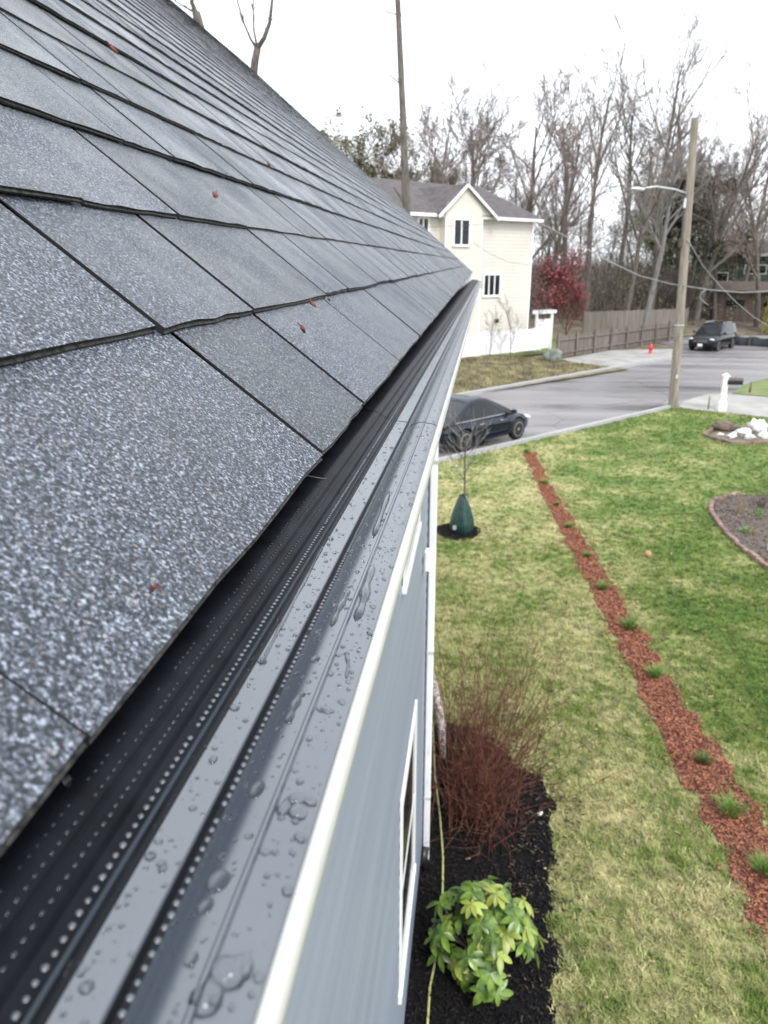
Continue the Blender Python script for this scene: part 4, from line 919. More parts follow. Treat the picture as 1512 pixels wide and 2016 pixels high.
# hydrant
hy = empty('fire_hydrant', on_ground(1280, 698), label='red fire hydrant on the concrete apron before the fence', cat='hydrant')
mb = MB(); mb.lathe([(.16, 0), (.16, .04), (.115, .05), (.105, .45), (.13, .47), (.13, .50), (.115, .52), (.10, .60), (.06, .67), (.03, .69), (.03, .74)], 16); mb.build('barrel', M['red_paint'], hy, smooth=True)
mb = MB(); mb.tube([(0, 0, .40), (-.13, -.1, .40)], .07, 12); mb.build('pumper_cap', M['red_paint'], hy)
for s in (-1, 1): mb = MB(); mb.tube([(0, 0, .42), (s*.13, s*-.15, .42)], .05, 10); mb.build('side_cap', M['red_paint'], hy)

# ------------------------------------------------------------------ fences
def fence_frame(a, b): d = (b-a); return d.length, atan2(d.y, d.x)
fa, fb = Vector((4.95, 49.8, GZ+.02)), Vector((15.9, 64.0, GZ+.02)); ln, ang = fence_frame(fa, fb)
fc = empty('wooden_fence', fa, ang, label='brown picket fence with two rails and posts along the far side of the road', cat='fence')
npst = 9
for i in range(npst): MB().box((ln*i/(npst-1), -.10, .78), (.13, .13, 1.6)).build('post', M['fence'], fc)
for z in (.35, 1.15):
    for i in range(npst-1): MB().box((ln*(i+.5)/(npst-1), -.06, z), (ln/(npst-1)-.14, .05, .11)).build('rail', M['fence'], fc)
mb = MB(); x = 0; rf = random.Random(9)
while x < ln: mb.box((x, 0, .70+rf.uniform(-.01, .01)), (.088, .02, 1.38)); x += .105
mb.build('picket', M['fence'], fc, kind='stuff')
ta, tb = at_depth(1150, 640, 66), at_depth(1350, 655, 72); ta.z = tb.z = GZ+.06; ln, ang = fence_frame(ta, tb)
tf = empty('tall_board_fence', ta, ang, label='taller grey board fence further back below the woods', cat='fence')
for i in range(5): MB().box((ln*i/4, .06, 1.0), (.12, .10, 2.0)).build('post', M['fence_tall'], tf)
mb = MB(); x = 0
while x < ln: mb.box((x, 0, .95+rf.uniform(-.015, .015)), (.148, .02, 1.9)); x += .152
mb.build('board', M['fence_tall'], tf, kind='stuff')
# white vinyl fence
va, vb = Vector((-4.6, 42.3, GZ+.42)), Vector((4.0, 51.0, GZ+.42)); ln, ang = fence_frame(va, vb)
vf = empty('vinyl_fence', va, ang, label='white solid vinyl fence at the foot of the cream house', cat='fence')
npn = 5
for i in range(npn+1):
    p_ = MB(); p_.box((ln*i/npn, 0, .82), (.14, .14, 1.66)); p_.lathe([(.12, 1.65), (.02, 1.74)], 4, Matrix.Translation((ln*i/npn, 0, 0)) @ Matrix.Rotation(pi/4, 4, 'Z')); p_.build('post', M['vinyl'], vf)
for i in range(npn):
    x0, x1 = ln*i/npn+.07, ln*(i+1)/npn-.07; mb = MB(); vs = []; fs = []; n = 12
    for k in range(n+1):
        t = k/n; x = x0+(x1-x0)*t; zt = 1.50-.14*sin(pi*t); vs += [(x, -.02, .04), (x, -.02, zt), (x, .02, .04), (x, .02, zt)]
    for k in range(n): a = k*4; fs += [(a, a+4, a+5, a+1), (a+2, a+3, a+7, a+6), (a+1, a+5, a+7, a+3)]
    mb.add(vs, fs); pn = mb.build('panel', M['vinyl'], vf)
    r_ = MB(); r_.box(((x0+x1)/2, 0, .09), (x1-x0, .06, .12)); r_.build('bottom_rail', M['vinyl'], pn)
ga = empty('garden_arbor', Vector((3.75, 51.6, GZ+.3)), ang, label='white arbor with flat top at the right end of the vinyl fence', cat='arbor')
for x in (0, 1.5): MB().box((x, 0, 1.2), (.14, .14, 2.4)).build('post', M['vinyl'], ga)
for y in (-.1, .1): MB().box((.75, y, 2.42), (2.1, .05, .16)).build('beam', M['vinyl'], ga)
for k in range(6): MB().box((.0+.3*k, 0, 2.53), (.05, .7, .08)).build('slat', M['vinyl'], ga)
mb = MB(); mb.box((.75, .01, 1.05), (1.34, .05, 1.9)); mb.build('gate_panel', M['vinyl'], ga)

# ------------------------------------------------------------------ cream house across the road (front parallel to the road)
HC = at_depth(1050, 430, 54.0); HO = Vector((HC.x, HC.y, GZ))
HA = AX.copy()
def onface(px, py):        # (distance left of the right corner, height) on the house front
    d = sight(px, py); k = NX.dot(HO)/NX.dot(d); p = d*k; return (HO-p).dot(AX), p.z-GZ
ch = empty('cream_house', HO, atan2(AX.y, AX.x)+pi, label='cream sided house with white trim and brown roof across the road', cat='house')
# local x runs left along the front, local y points to the back (-NX is away); rotation by pi makes x = -AX, y = -(AX rotated 90) -> toward camera
FL = 15.0; EH = onface(1050, 432)[1]
def fl(x, depth, z): return (x, -depth, z)
mb = MB(); mb.add([fl(0, 0, 0), fl(FL, 0, 0), fl(FL, 9, 0), fl(0, 9, 0), fl(0, 0, EH), fl(FL, 0, EH), fl(FL, 9, EH), fl(0, 9, EH)], [(0, 1, 5, 4), (1, 2, 6, 5), (2, 3, 7, 6), (3, 0, 4, 7)])
cw = mb.build('wall', M['cream'], ch, fixn=True)
mb = MB(); z = .3
while z < EH-.3: mb.add([fl(0, -.002, z), fl(FL, -.002, z), fl(FL, -.010, z+.02), fl(0, -.010, z+.02), fl(0, -.003, z+.21), fl(FL, -.003, z+.21)], [(0, 1, 2, 3), (3, 2, 5, 4)]); z += .22
mb.build('siding_course', M['cream'], cw, kind='stuff')
RH = 2.2; ov = .45
mb = MB()
mb.add([fl(-ov, -ov, EH+.02), fl(FL, -ov, EH+.02), fl(FL, 4.5, EH+RH), fl(.1, 4.5, EH+RH), fl(-ov, 9+ov, EH+.02), fl(FL, 9+ov, EH+.02),
        fl(-ov, -ov, EH-.02), fl(FL, -ov, EH-.02)], [(0, 1, 2, 3), (3, 2, 5, 4), (0, 3, 4), (6, 7, 1, 0)])
hr = mb.build('roof', M['roof_far'], ch, fixn=True)
# cross gable, from the measured rake feet and peak
g1, _ = onface(955, 428); g2, _ = onface(860, 412); gpk, gz = onface(898, 366)
gpk = (g1+g2)/2*.5+gpk*.5; gz = max(gz, EH+1.5)
B1, B2 = onface(937, 428)[0], onface(866, 412)[0]
mb = MB(); mb.add([fl(B1, -.50, 0), fl(B2, -.50, 0), fl(B2, -.50, EH-.15), fl(B1, -.50, EH-.15), fl(B1, .3, 0), fl(B2, .3, 0), fl(B2, .3, EH-.15), fl(B1, .3, EH-.15)], [(0, 1, 2, 3), (0, 3, 7, 4), (1, 5, 6, 2)])
gk = lambda x: gz+.02-(gz+.02-(EH-.2))*abs(x-gpk)/((g2-g1)/2+.45)
mb.add([fl(B1, -.50, EH-.15), fl(B2, -.50, EH-.15), fl(B2, -.50, gk(B2)), fl(gpk, -.50, gz+.02), fl(B1, -.50, gk(B1))], [(0, 1, 2, 3, 4)]); mb.add([fl(g1-.45, -.44, EH-.19), fl(g2+.45, -.44, EH-.19), fl(gpk, -.44, gz+.0)], [(0, 1, 2)]); mb.add([fl(FL-.03, 0, EH-.1), fl(FL-.03, 9, EH-.1), fl(FL-.03, 4.5, EH+RH-.03)], [(0, 1, 2)]); mb.add([fl(.05, .1, EH-.1), fl(.05, 8.9, EH-.1), fl(.12, 4.5, EH+RH-.1)], [(0, 1, 2)]); mb.build('gable', M['cream'], ch, fixn=True)
for xx in (B1, B2): mb = MB(); mb.box(fl(xx, -.51, (EH-.2)/2), (.10, .06, EH-.2)); mb.build('corner_board', M['white_trim'], ch)
mb = MB(); mb.add([fl(g1-.5, -.68, EH-.12), fl(gpk, -.68, gz+.1), fl(gpk, 4.4, gz+.1), fl(g1-.5, 4.4, EH-.12), fl(g2+.5, -.68, EH-.12), fl(g2+.5, 4.4, EH-.12)], [(0, 1, 2, 3), (1, 4, 5, 2)]); mb.build('gable_roof', M['roof_far'], ch, fixn=True)
def bar3(mb, a, b, w, t):
    a, b = Vector(a), Vector(b); d = (b-a); l_ = d.length; q = d.to_track_quat('X', 'Z').to_matrix().to_4x4(); return mb.box((l_/2, 0, 0), (l_, t, w), Matrix.Translation(a) @ q)
mb = MB(); bar3(mb, fl(g1-.5, -.71, EH-.2), fl(gpk, -.71, gz+.02), .15, .05); mb.build('rake_board', M['white_trim'], ch)
mb = MB(); bar3(mb, fl(gpk, -.71, gz+.02), fl(g2+.5, -.71, EH-.2), .15, .05); mb.build('rake_board', M['white_trim'], ch)
mb = MB(); mb.box(fl((g1-.5-ov)/2, -ov-.03, EH-.10), (g1-.5+ov, .06, .18)); mb.build('fascia', M['white_trim'], ch)
mb = MB(); mb.box(fl((g2+.5+FL)/2, -ov-.03, EH-.10), (FL-g2-.5, .06, .18)); mb.build('fascia', M['white_trim'], ch)
mb = MB(); mb.box(fl(FL/2-.2, -ov/2, EH-.13), (FL+.4, ov-.04, .03)); mb.build('soffit', M['white_trim'], ch)
mb = MB(); mb.box(fl(.06, -.035, EH/2), (.16, .07, EH-.16)); mb.build('corner_board', M['white_trim'], ch)
mb = MB(); mb.add([fl(g1-.5, -.68, EH-.17), fl(gpk, -.68, gz+.05), fl(gpk, .2, gz+.05), fl(g1-.5, .2, EH-.17), fl(g2+.5, -.68, EH-.17), fl(g2+.5, .2, EH-.17)], [(0, 1, 2, 3), (1, 4, 5, 2)]); mb.build('soffit', M['white_trim'], ch)
def far_window(pa, pb, nl, dp=0):
    x1, z1 = onface(*pa); x0, z0 = onface(*pb); cx, cz, w_, h_ = (x0+x1)/2, (z0+z1)/2, abs(x1-x0), abs(z1-z0)
    mb = MB(); f = .13
    for s in (-1, 1): mb.box(fl(cx+s*(w_/2), -.05-dp, cz), (f, .10, h_+f)); mb.box(fl(cx, -.05-dp, cz+s*h_/2), (w_-f, .10, f))
    wn = mb.build('window', M['white_trim'], ch)
    for k in range(nl):
        a = cx-w_/2+w_*(k+.5)/nl; MB().box(fl(a, -.035-dp, cz), (w_/nl-.13, .02, h_-f)).build('pane', M['glass_dark'], wn)
        if k: MB().box(fl(cx-w_/2+w_*k/nl, -.045-dp, cz), (.09, .05, h_-f)).build('mullion', M['white_trim'], wn)
far_window((880, 431), (910, 484), 2, .5); far_window((822, 428), (842, 470), 2); far_window((951, 540), (982, 582), 3)
x_, z_ = onface(932, 492); mb = MB(); mb.tube([fl(x_, -.07, onface(932, 560)[1]), fl(x_, -.07, onface(932, 462)[1])], .05, 8); mb.build('conduit', M['galv'], ch)
x_, z_ = onface(975, 631); mb = MB(); mb.blob(fl(x_, -.15, z_), (.16, .12, .14), R, 10, 6, 0); mb.build('wall_lamp', M['black_plastic'], ch, smooth=True)

# ------------------------------------------------------------------ far right buildings
def simple_house(name, loc, rz, w_, d_, h_, rh, wm_, label, wins, eave=True):
    t = empty(name, loc, rz, label=label, cat='house'); mb = MB(); mb.box((0, 0, h_/2), (w_, d_, h_)); wl = mb.build('wall', wm_, t)
    mb = MB(); o_ = .5; mb.add([(-w_/2-o_, -d_/2-o_, h_), (w_/2+o_, -d_/2-o_, h_), (w_/2+o_, 0, h_+rh), (-w_/2-o_, 0, h_+rh), (-w_/2-o_, d_/2+o_, h_), (w_/2+o_, d_/2+o_, h_)], [(0, 1, 2, 3), (3, 2, 5, 4), (0, 3, 4), (1, 5, 2), (0, 4, 5, 1)]); mb.build('roof', M['roof_far'] if eave else wm_, t, fixn=True)
    if eave: mb = MB(); mb.box((0, -d_/2-o_-.03, h_-.02), (w_+1.1, .06, .28)); mb.build('eave_board', M['white_trim'], t)
    for x, z, ww, hh, wh in wins:
        mb = MB(); mb.box((x, -d_/2-.03, z), (ww+.2, .06, hh+.2)); wn = mb.build('window', M['white_trim'] if wh else wm_, t); MB().box((x, -d_/2-.07, z), (ww, .02, hh)).build('pane', M['glass_dark'], wn)
p = at_depth(1440, 560, 94); simple_house('green_house', (p.x+2.0, 94, GZ+2.6), -.35, 12, 8, 4.0, 1.6, M['dark_green_house'], 'dark green house with white eave boards half hidden by trees', [(-3, 1.6, 1.6, 1.0, 1), (0.5, 2.5, 2, .8, 1), (3, 1.6, 1.2, 1, 1)])
p = at_depth(1485, 600, 78); simple_house('brown_shed', (p.x+1.2, 80, GZ+.4), -.3, 9, 6, 2.9, .8, M['brown_shed'], 'long brown shed with dark window openings behind the parked black car', [(-2.2, 1.8, 1.6, .6, 0), (1, 1.8, 1.6, .6, 0)], False)
sa, sb = on_ground(1436, 678), on_ground(1600, 690); d = (sb-sa); sf = empty('silt_fence', sa, atan2(d.y, d.x), label='low black silt fence along the road right of the far car', cat='fence')
mb = MB(); n = 30; vs = []; fs = []
for k in range(n+1): t = k/n; vs += [(d.length*t, .05*sin(k*1.1), 0), (d.length*t, .05*sin(k*1.3+1), .62+.05*sin(k*.9)), (d.length*t, .05*sin(k*1.1)+.03, 0), (d.length*t, .05*sin(k*1.3+1)+.03, .62+.05*sin(k*.9))]
for k in range(n): a = 4*k; fs += [(a, a+4, a+5, a+1), (a+2, a+3, a+7, a+6), (a+1, a+5, a+7, a+3)]
mb.add(vs, fs); mb.build('fabric', M['silt'], sf, smooth=True)
for k in range(5): MB().box((d.length*k/4, -.05, .38), (.05, .05, .76)).build('stake', M['fence'], sf)

# ------------------------------------------------------------------ stones, beds
mb = MB(); mb.blob((0, 0, .32), (.55, .5, .42), R, 12, 8, .25); o = mb.build('boulder', M['stone_mossy'], smooth=True); o.location = on_ground(1087, 716)+Vector((0, 0, .1)); tag(o, 'mossy grey boulder at the end of the white fence on the bank', 'boulder')
rs2 = random.Random(77)
stones = [(1462, 858, .22, .16, 'large white stone heaped in the rock bed at right'), (1490, 850, .34, .24, 'largest white stone at the back of the rock bed'), (1440, 862, .15, .1, 'white stone at the left front of the rock bed'), (1476, 864, .16, .1, 'flat white stone in front of the rock heap'), (1505, 862, .2, .14, 'white stone at the right edge of the rock heap'), (1418, 858, .1, .07, 'smallest pale stone on the left of the rock bed')]
for px, py, s, h_, lb in stones:
    mb = MB(); mb.blob((0, 0, h_*.6), (s, s*.8, h_), rs2, 14, 9, .42); o = mb.build('stone', M['stone_white'], smooth=True, group='white stones in the rock bed'); o.location = on_ground(px, py); tag(o, lb, 'stone')
mb = MB(); mb.blob((0, 0, .12), (.45, .3, .2), rs2, 14, 9, .3); o = mb.build('boulder', M['stone_brown'], smooth=True); o.location = on_ground(1425, 848); tag(o, 'rounded dark stone behind the white stones of the rock bed', 'boulder')
# brick edging of both beds, brick by brick
def edging(name, path, label, bl=.19):
    t = empty(name, (path[0][0], path[0][1], GZ), label=label, cat='edging'); bm_ = MB(); bm_.box((0, 0, .045), (bl*.93, .10, .11), bev=.012); me = bm_.mesh('brick', M['brick_edge']); acc = 0
    for a, b_ in zip(path[:-1], path[1:]):
        a, b_ = Vector((*a, 0)), Vector((*b_, 0)); l_ = (b_-a).length; n = max(1, round(l_/bl)); an = atan2(b_.y-a.y, b_.x-a.x)
        for k in range(n):
            p = a.lerp(b_, (k+.5)/n); o = bpy.data.objects.new('brick', me); link(o, t); o.location = (p.x-path[0][0], p.y-path[0][1], rs2.uniform(-.02, .015)); o.rotation_euler = (rs2.gauss(0, .06), rs2.gauss(0, .06), an+rs2.gauss(0, .06))
edging('bed_edging', [(7, 20.2), (6.1, 19.4), (5.82, 18.6), (5.72, 17.6), (5.70, 16.9), (5.72, 16.2), (5.83, 15.3), (6.0, 14.2), (6.4, 12.6)], 'curved brick edging round the flower bed at right')
edging('bed_edging', [tuple(on_ground(*p).xy) for p in ((1412, 842), (1385, 858), (1410, 867), (1440, 874), (1480, 875), (1530, 873))], 'low brick edging in front of the white stone bed', .24)
def puff(name, loc, s, m, label, cat, seed, n=140, ls=.05, group=None):
    rp = random.Random(seed); mb = MB()
    for i in range(n):
        d = Vector((rp.gauss(0, 1), rp.gauss(0, 1), rp.gauss(0, 1))).normalized(); d.z = abs(d.z); p = d*s*rp.uniform(.55, 1.05); q = Matrix.Translation(p) @ Vector((rp.gauss(0, 1), rp.gauss(0, 1), rp.gauss(0, 1))).to_track_quat('X', 'Z').to_matrix().to_4x4(); l_ = ls*rp.uniform(.6, 1.4)
        mb.add([(-l_/2, 0, 0), (0, -l_*.25, 0), (l_/2, 0, 0), (0, l_*.25, 0)], [(0, 1, 2, 3)], q)
    o = mb.build(name, m, group=group); o.location = loc; return tag(o, label, cat)
puff('bed_plant', on_ground(1466, 1048), .16, M['tuft'], 'rounded green plant at the front of the brick edged bed', 'plant', 1, group='plants in the brick edged bed')
puff('bed_plant', on_ground(1494, 1016), .20, M['tuft'], 'taller green plant at the back of the brick edged bed', 'plant', 2, group='plants in the brick edged bed')
for i, (px, py, h_, lb) in enumerate(((1455, 1012, .55, 'dry straw coloured stalks at the left back of the brick edged bed'), (1480, 1052, .28, 'short dry stalks beside the rounded green plant'), (1503, 1000, .6, 'dark dry stalks behind the taller green plant'))):
    rp = random.Random(90+i); mb = MB()
    for k in range(26): shoot(mb, Vector((rp.gauss(0, .07), rp.gauss(0, .07), 0)), Vector((rp.gauss(0, .25), rp.gauss(0, .25), 1)).normalized(), h_*rp.uniform(.6, 1.1), .006, rp, .1, 4, 3, .1)
    o = mb.build('dry_stalks', M['straw'] if i < 2 else M['bark'], group='dry stalks in the brick edged bed'); o.location = on_ground(px, py); tag(o, lb, 'dry plant')
mb = MB(); mb.box((0, 0, .22), (.09, .09, .44), bev=.01); o = mb.build('white_stake', M['white_paint']); o.location = on_ground(1516, 1085); tag(o, 'white stake at the right edge of the photo in the brick edged bed', 'stake')

# ------------------------------------------------------------------ trees
def grow(mb, p, d, ln, r, lvl, rnd, cfg, tips):
    n = 6 if lvl == 0 else (5 if lvl == 1 else 3); pts = [p.copy()]; rad = [r]; dd = d.copy()
    for i in range(n):
        w = cfg['wig']*(.5 if lvl == 0 else 1); dd = (dd+Vector((rnd.gauss(0, w), rnd.gauss(0, w), rnd.gauss(0, w)*.5+cfg['up']*(.3 if lvl else .1)))).normalized(); p = p+dd*ln/n; pts.append(p.copy()); rad.append(max(r*(1-(.72 if lvl == 0 else .8)*(i+1)/n), cfg.get('rmin', .004)))
    mb[0 if lvl == 0 else 1].tube(pts, rad, (9, 5, 4, 3, 3)[lvl], cap=False)
    if lvl >= cfg['levels']: tips.append(p); return
    nc = cfg['kids'][lvl]
    for k in range(nc):
        t = cfg['start'][lvl]+(1-cfg['start'][lvl])*(k+rnd.random()*.8)/nc; f = t*n; i = min(int(f), n-1); q = pts[i].lerp(pts[i+1], f-i); ax = (pts[i+1]-pts[i]).normalized()
        a = rnd.uniform(0, 2*pi)+k*2.4; o = ax.orthogonal().normalized(); o = Matrix.Rotation(a, 3, ax) @ o; sp = cfg['spread']*rnd.uniform(.7, 1.25); nd = (ax*cos(sp)+o*sin(sp)).normalized()
        rr_ = (rad[i]+(rad[i+1]-rad[i])*(f-i))*rnd.uniform(.55, .78); grow(mb, q, nd, ln*cfg['ratio'][lvl]*rnd.uniform(.7, 1.15)*(1.15-.55*t), max(rr_, cfg.get('rmin', .004)*1.3), lvl+1, rnd, cfg, tips)
def leaves(mb, tips, n, spread, ls, rnd):
    for i in range(n):
        p = rnd.choice(tips)+Vector((rnd.gauss(0, spread), rnd.gauss(0, spread), rnd.gauss(0, spread))); q = Matrix.Translation(p) @ Vector((rnd.gauss(0, 1), rnd.gauss(0, 1), rnd.gauss(0, 1))).to_track_quat('X', 'Z').to_matrix().to_4x4(); l_ = ls*rnd.uniform(.6, 1.4)
        mb.add([(-l_/2, 0, 0), (0, -l_*.3, 0), (l_/2, 0, 0), (0, l_*.3, 0)], [(0, 1, 2, 3)], q)
def tree_proto(h, r, seed, kind):
    rnd = random.Random(seed)
    cfg = dict(wig=.12, up=.20, levels=4, kids=(9, 6, 5, 4), start=(.30, .2, .2, .15), spread=.66, ratio=(.55, .55, .55, .55), rmin=.012)
    if kind == 'tall': cfg.update(start=(.42, .2, .2, .15), spread=.55, kids=(8, 6, 5, 4), up=.26, ratio=(.50, .55, .5, .5))
    if kind == 'wide': cfg.update(start=(.25, .2, .2, .2), spread=.8, up=.12, kids=(10, 6, 5, 4), ratio=(.6, .55, .5, .5))
    if kind == 'sapling': cfg.update(levels=3, start=(.12, .2, .2, .2), spread=.5, kids=(9, 5, 3), ratio=(.6, .5, .5), up=.35, rmin=.007)
    tr, cr_, tips = MB(), MB(), []; grow((tr, cr_), Vector((0, 0, 0)), Vector((0, 0, 1)), h, r, 0, rnd, cfg, tips); return tr, cr_, tips, rnd
def tree(name, protos, loc, rz, sc, label, group=None, cat='tree', bark='bark', bud=None, zs=1):
    t = empty(name, loc, rz, label=label, cat=cat, group=group); t.scale = (sc, sc, sc*zs)
    for nm, me in protos:
        o = bpy.data.objects.new(nm, me); link(o, t)
    return t
def proto(h, r, seed, kind, bark, twig, bud=None, nb=0, bs=.10):
    tr, cr_, tips, rnd = tree_proto(h, r, seed, kind); out = [('trunk', tr.mesh('trunk', M[bark], True)), ('branches', cr_.mesh('branches', M[twig]))]
    if bud: lv = MB(); leaves(lv, tips, nb, .22, bs, rnd); out.append(('crown', lv.mesh('crown', M[bud])))
    return out
PT = {}; G1 = 'bare trees along the edge of the wood'
for k, sd_ in enumerate((101, 102, 103)): PT['tall%d' % k] = proto(17, .27, sd_, 'tall', 'bark_dark', 'twig_brown', ('bud_green', 'bud_red', None)[k], 1500, .09)
for k, sd_ in enumerate((111, 112, 113)): PT['med%d' % k] = proto(13, .22, sd_, 'normal', 'bark_dark', 'twig_brown', ('bud_green', None, 'bud_red')[k], 1600, .10)
PT['pale'] = proto(16, .30, 121, 'tall', 'bark_pale', 'bark_pale')
PT['wide'] = proto(11, .24, 131, 'wide', 'bark_dark', 'twig_brown', 'bud_green', 9000, .20)
PT['sap'] = proto(3.6, .035, 141, 'sapling', 'bark', 'twig_brown', 'bud_green', 120, .05)
PT['sap2'] = proto(3.6, .035, 142, 'sapling', 'bark', 'twig_brown')
PT['redbush'] = proto(4.6, .07, 151, 'sapling', 'twig_red', 'twig_red', 'bud_red', 4200, .12)
def place(px, Y, topy, protos, h0, label, rz=0, group=None, name='bare_tree', cat='tree', z0=GZ, widen=1):
    b_ = at_depth(px, 500, Y); tp = at_depth(px, topy, Y); h_ = tp.z-z0; s = h_/h0*(1.14 if group == G1 else 1.0)
    t = tree(name, protos, (b_.x, Y, z0), rz, s*widen, label, group, cat, zs=1/widen); return t
G1 = 'bare trees along the edge of the wood'
def topz(pr): return max(v.co.z for n_, me in pr for v in me.vertices)
TZ = {k: topz(v) for k, v in PT.items()}
def pl(px, Y, ty, key, label, **kw): return place(px, Y, ty, PT[key], TZ[key], label, rz=R.uniform(0, 6), **kw)
pl(1165, 72, 78, 'tall0', 'tallest bare tree with a feathery top above the red bush', group=G1)
pl(1290, 76, 85, 'tall2', 'tall bare tree with tufted top left of the utility pole', group=G1)
pl(1345, 80, 150, 'tall1', 'bare tree with upright limbs just behind the utility pole', group=G1)
pl(1075, 66, 190, 'med1', 'dark forked bare tree right of the cream house roof', group=G1)
pl(870, 70, 160, 'med1', 'bare spreading tree rising behind the left of the cream roof', group=G1)
pl(945, 74, 150, 'tall1', 'reddish budding slim tree behind the gable peak', group=G1)
pl(1030, 78, 215, 'med2', 'reddish budding tree behind the right end of the cream roof', group=G1)
pl(730, 82, 250, 'wide', 'rounded pale green budding tree behind the shingle roof edge', group=G1, name='budding_tree')
pl(1470, 84, 225, 'med0', 'budding tree with yellow green haze near the right edge', group=G1, name='budding_tree')
pl(905, 76, 215, 'med0', 'budding tree between the snag and the gable, over the cream roof', group=G1)
pl(835, 78, 235, 'med2', 'bare tree just right of the tall dead trunk', group=G1)
pl(690, 86, 275, 'wide', 'leftmost pale green tree peeking over the shingles', group=G1, name='budding_tree')
pl(1385, 74, 190, 'med1', 'wide bare crown rising behind the utility pole top', group=G1)
pl(1245, 70, 250, 'med0', 'bare tree with greenish buds behind the street light', group=G1)
pl(1425, 78, 300, 'med2', 'leaning bare tree right of the evergreen cluster', group=G1)
pl(1510, 74, 240, 'med1', 'bare tree cut by the right edge of the photo', group=G1)
pl(1282, 62, 240, 'pale', 'pale grey forked trunk in front of the wood left of the pole', group=G1, name='pale_tree')
pl(1225, 80, 160, 'tall2', 'slender dark tree between the tallest tree and the pole', group=G1)
pl(1125, 84, 150, 'tall1', 'slim tree left of the tallest tree with thin twigs', group=G1)
G2 = 'trunks crowded in the wood behind the fences'; rw = random.Random(303)
for i in range(38):
    px = rw.uniform(1000, 1560); Y = rw.uniform(84, 118); key = rw.choice(('tall0', 'tall1', 'tall2', 'med0', 'med1', 'med2', 'wide', 'med0')); ty = rw.uniform(250, 425)
    pl(px, Y, ty, key, 'bare tree deep in the crowded wood behind the fences', group=G2, z0=GZ+(Y-66)*.045)
for i in range(9):
    px = rw.uniform(700, 1000); Y = rw.uniform(92, 120); pl(px, Y, rw.uniform(300, 345), rw.choice(('wide', 'med1', 'med2', 'med0')), 'bare tree in the far tree line behind the cream roof', group='far tree line behind the cream house', z0=GZ+(Y-66)*.045)
# red bush
pl(1092, 60.5, 478, 'redbush', 'dark red flowering bush beside the right corner of the cream house', name='red_bush', cat='bush', widen=1.7)
pl(1125, 60, 540, 'redbush', 'lower red bush spreading before the grey board fence', name='red_bush', cat='bush', widen=1.25)
# saplings before the white fence
for px, gy, ty, key, lb in ((963, 716, 600, 'sap2', 'leftmost bare sapling in front of the white fence'), (1004, 712, 575, 'sap', 'middle bare sapling with green buds before the white fence'), (985, 714, 640, 'sap2', 'small bare sapling between two others at the white fence'), (1064, 700, 590, 'sap2', 'rightmost bare sapling at the arbor')):
    b_ = on_ground(px, gy); tp = at_depth(px, ty, b_.y); tree('bare_sapling', PT[key], (b_.x, b_.y, GZ+.3), R.uniform(0, 6), (tp.z-GZ-.3)/TZ[key], lb, 'bare saplings before the white fence')
# dead snag in front of the cream house
sn = empty('dead_trunk', (at_depth(801, 520, 36).x, 36, GZ), label='tall straight bare trunk with broken stubs in front of the cream house', cat='tree'); o0 = Vector(sn.location)
P = [Vector((0, 0, 0))]+[at_depth(px, py, 36)-o0 for px, py in ((800, 410), (797, 330), (793, 220), (788, 110), (783, 0), (779, -90))]
mb = MB(); mb.tube(P, [.27, .18, .16, .14, .125, .11, .09], 10); mb.build('trunk', M['bark_dark'], sn, smooth=True)
for pts, r in (([(793, 395), (784, 382), (775, 368)], .07), ([(791, 168), (770, 150), (752, 138), (728, 128)], .03), ([(787, 160), (768, 138), (758, 134)], .02), ([(784, 30), (760, 22), (730, 15), (700, 8)], .025), ([(785, 40), (795, 20), (797, -10)], .02)):
    mb = MB(); mb.tube([at_depth(a, b_, 36)-o0 for a, b_ in pts], [r*(1-.6*k/(len(pts)-1)) for k in range(len(pts))], 6); mb.build('broken_branch', M['bark_dark'], sn)
def top_tree(label, Y, trunk, limbs, seed):
    x0 = at_depth(trunk[-1][0], trunk[-1][1], Y); base_ = Vector((x0.x, Y, GZ)); t = empty('bare_tree', base_, label=label, cat='tree'); mb = MB(); pts = [Vector((0, 0, 0))]+[at_depth(a, b_, Y)-base_ for a, b_ in trunk[::-1]]; mb.tube(pts, [.24]+[.15-.03*k/len(trunk) for k in range(len(trunk))], 9); mb.build('trunk', M['bark'], t, smooth=True); mb = MB(); rt = random.Random(seed)
    for pts, r in limbs:
        Q = [at_depth(a, b_, Y)-base_ for a, b_ in pts]; mb.tube(Q, [r*(1-.6*k/(len(Q)-1)) for k in range(len(Q))], 6)
        for k in range(6):
            q = rt.choice(Q[1:]); shoot(mb, q, Vector((rt.gauss(0, .6), rt.gauss(0, .6), 1)).normalized(), rt.uniform(.8, 2), .015, rt, .3, 4, 4)
    mb.build('branches', M['bark'], t)
top_tree('forked bare tree peeking over the shingle roof', 30, [(507, 95), (502, 120), (498, 160)], [([(507, 98), (494, 78), (480, 45), (468, 5), (460, -60)], .06), ([(507, 95), (520, 75), (531, 45), (536, 0), (540, -60)], .10), ([(507, 98), (500, 60), (498, 20), (500, -50)], .05)], 1)
top_tree('leaning bare tree at the top edge over the shingle roof', 26, [(386, 25), (392, 48), (400, 75)], [([(386, 28), (378, 5), (372, -40)], .10), ([(384, 25), (365, 14), (345, 2), (330, -20)], .035), ([(380, 0), (360, -20)], .03)], 2)
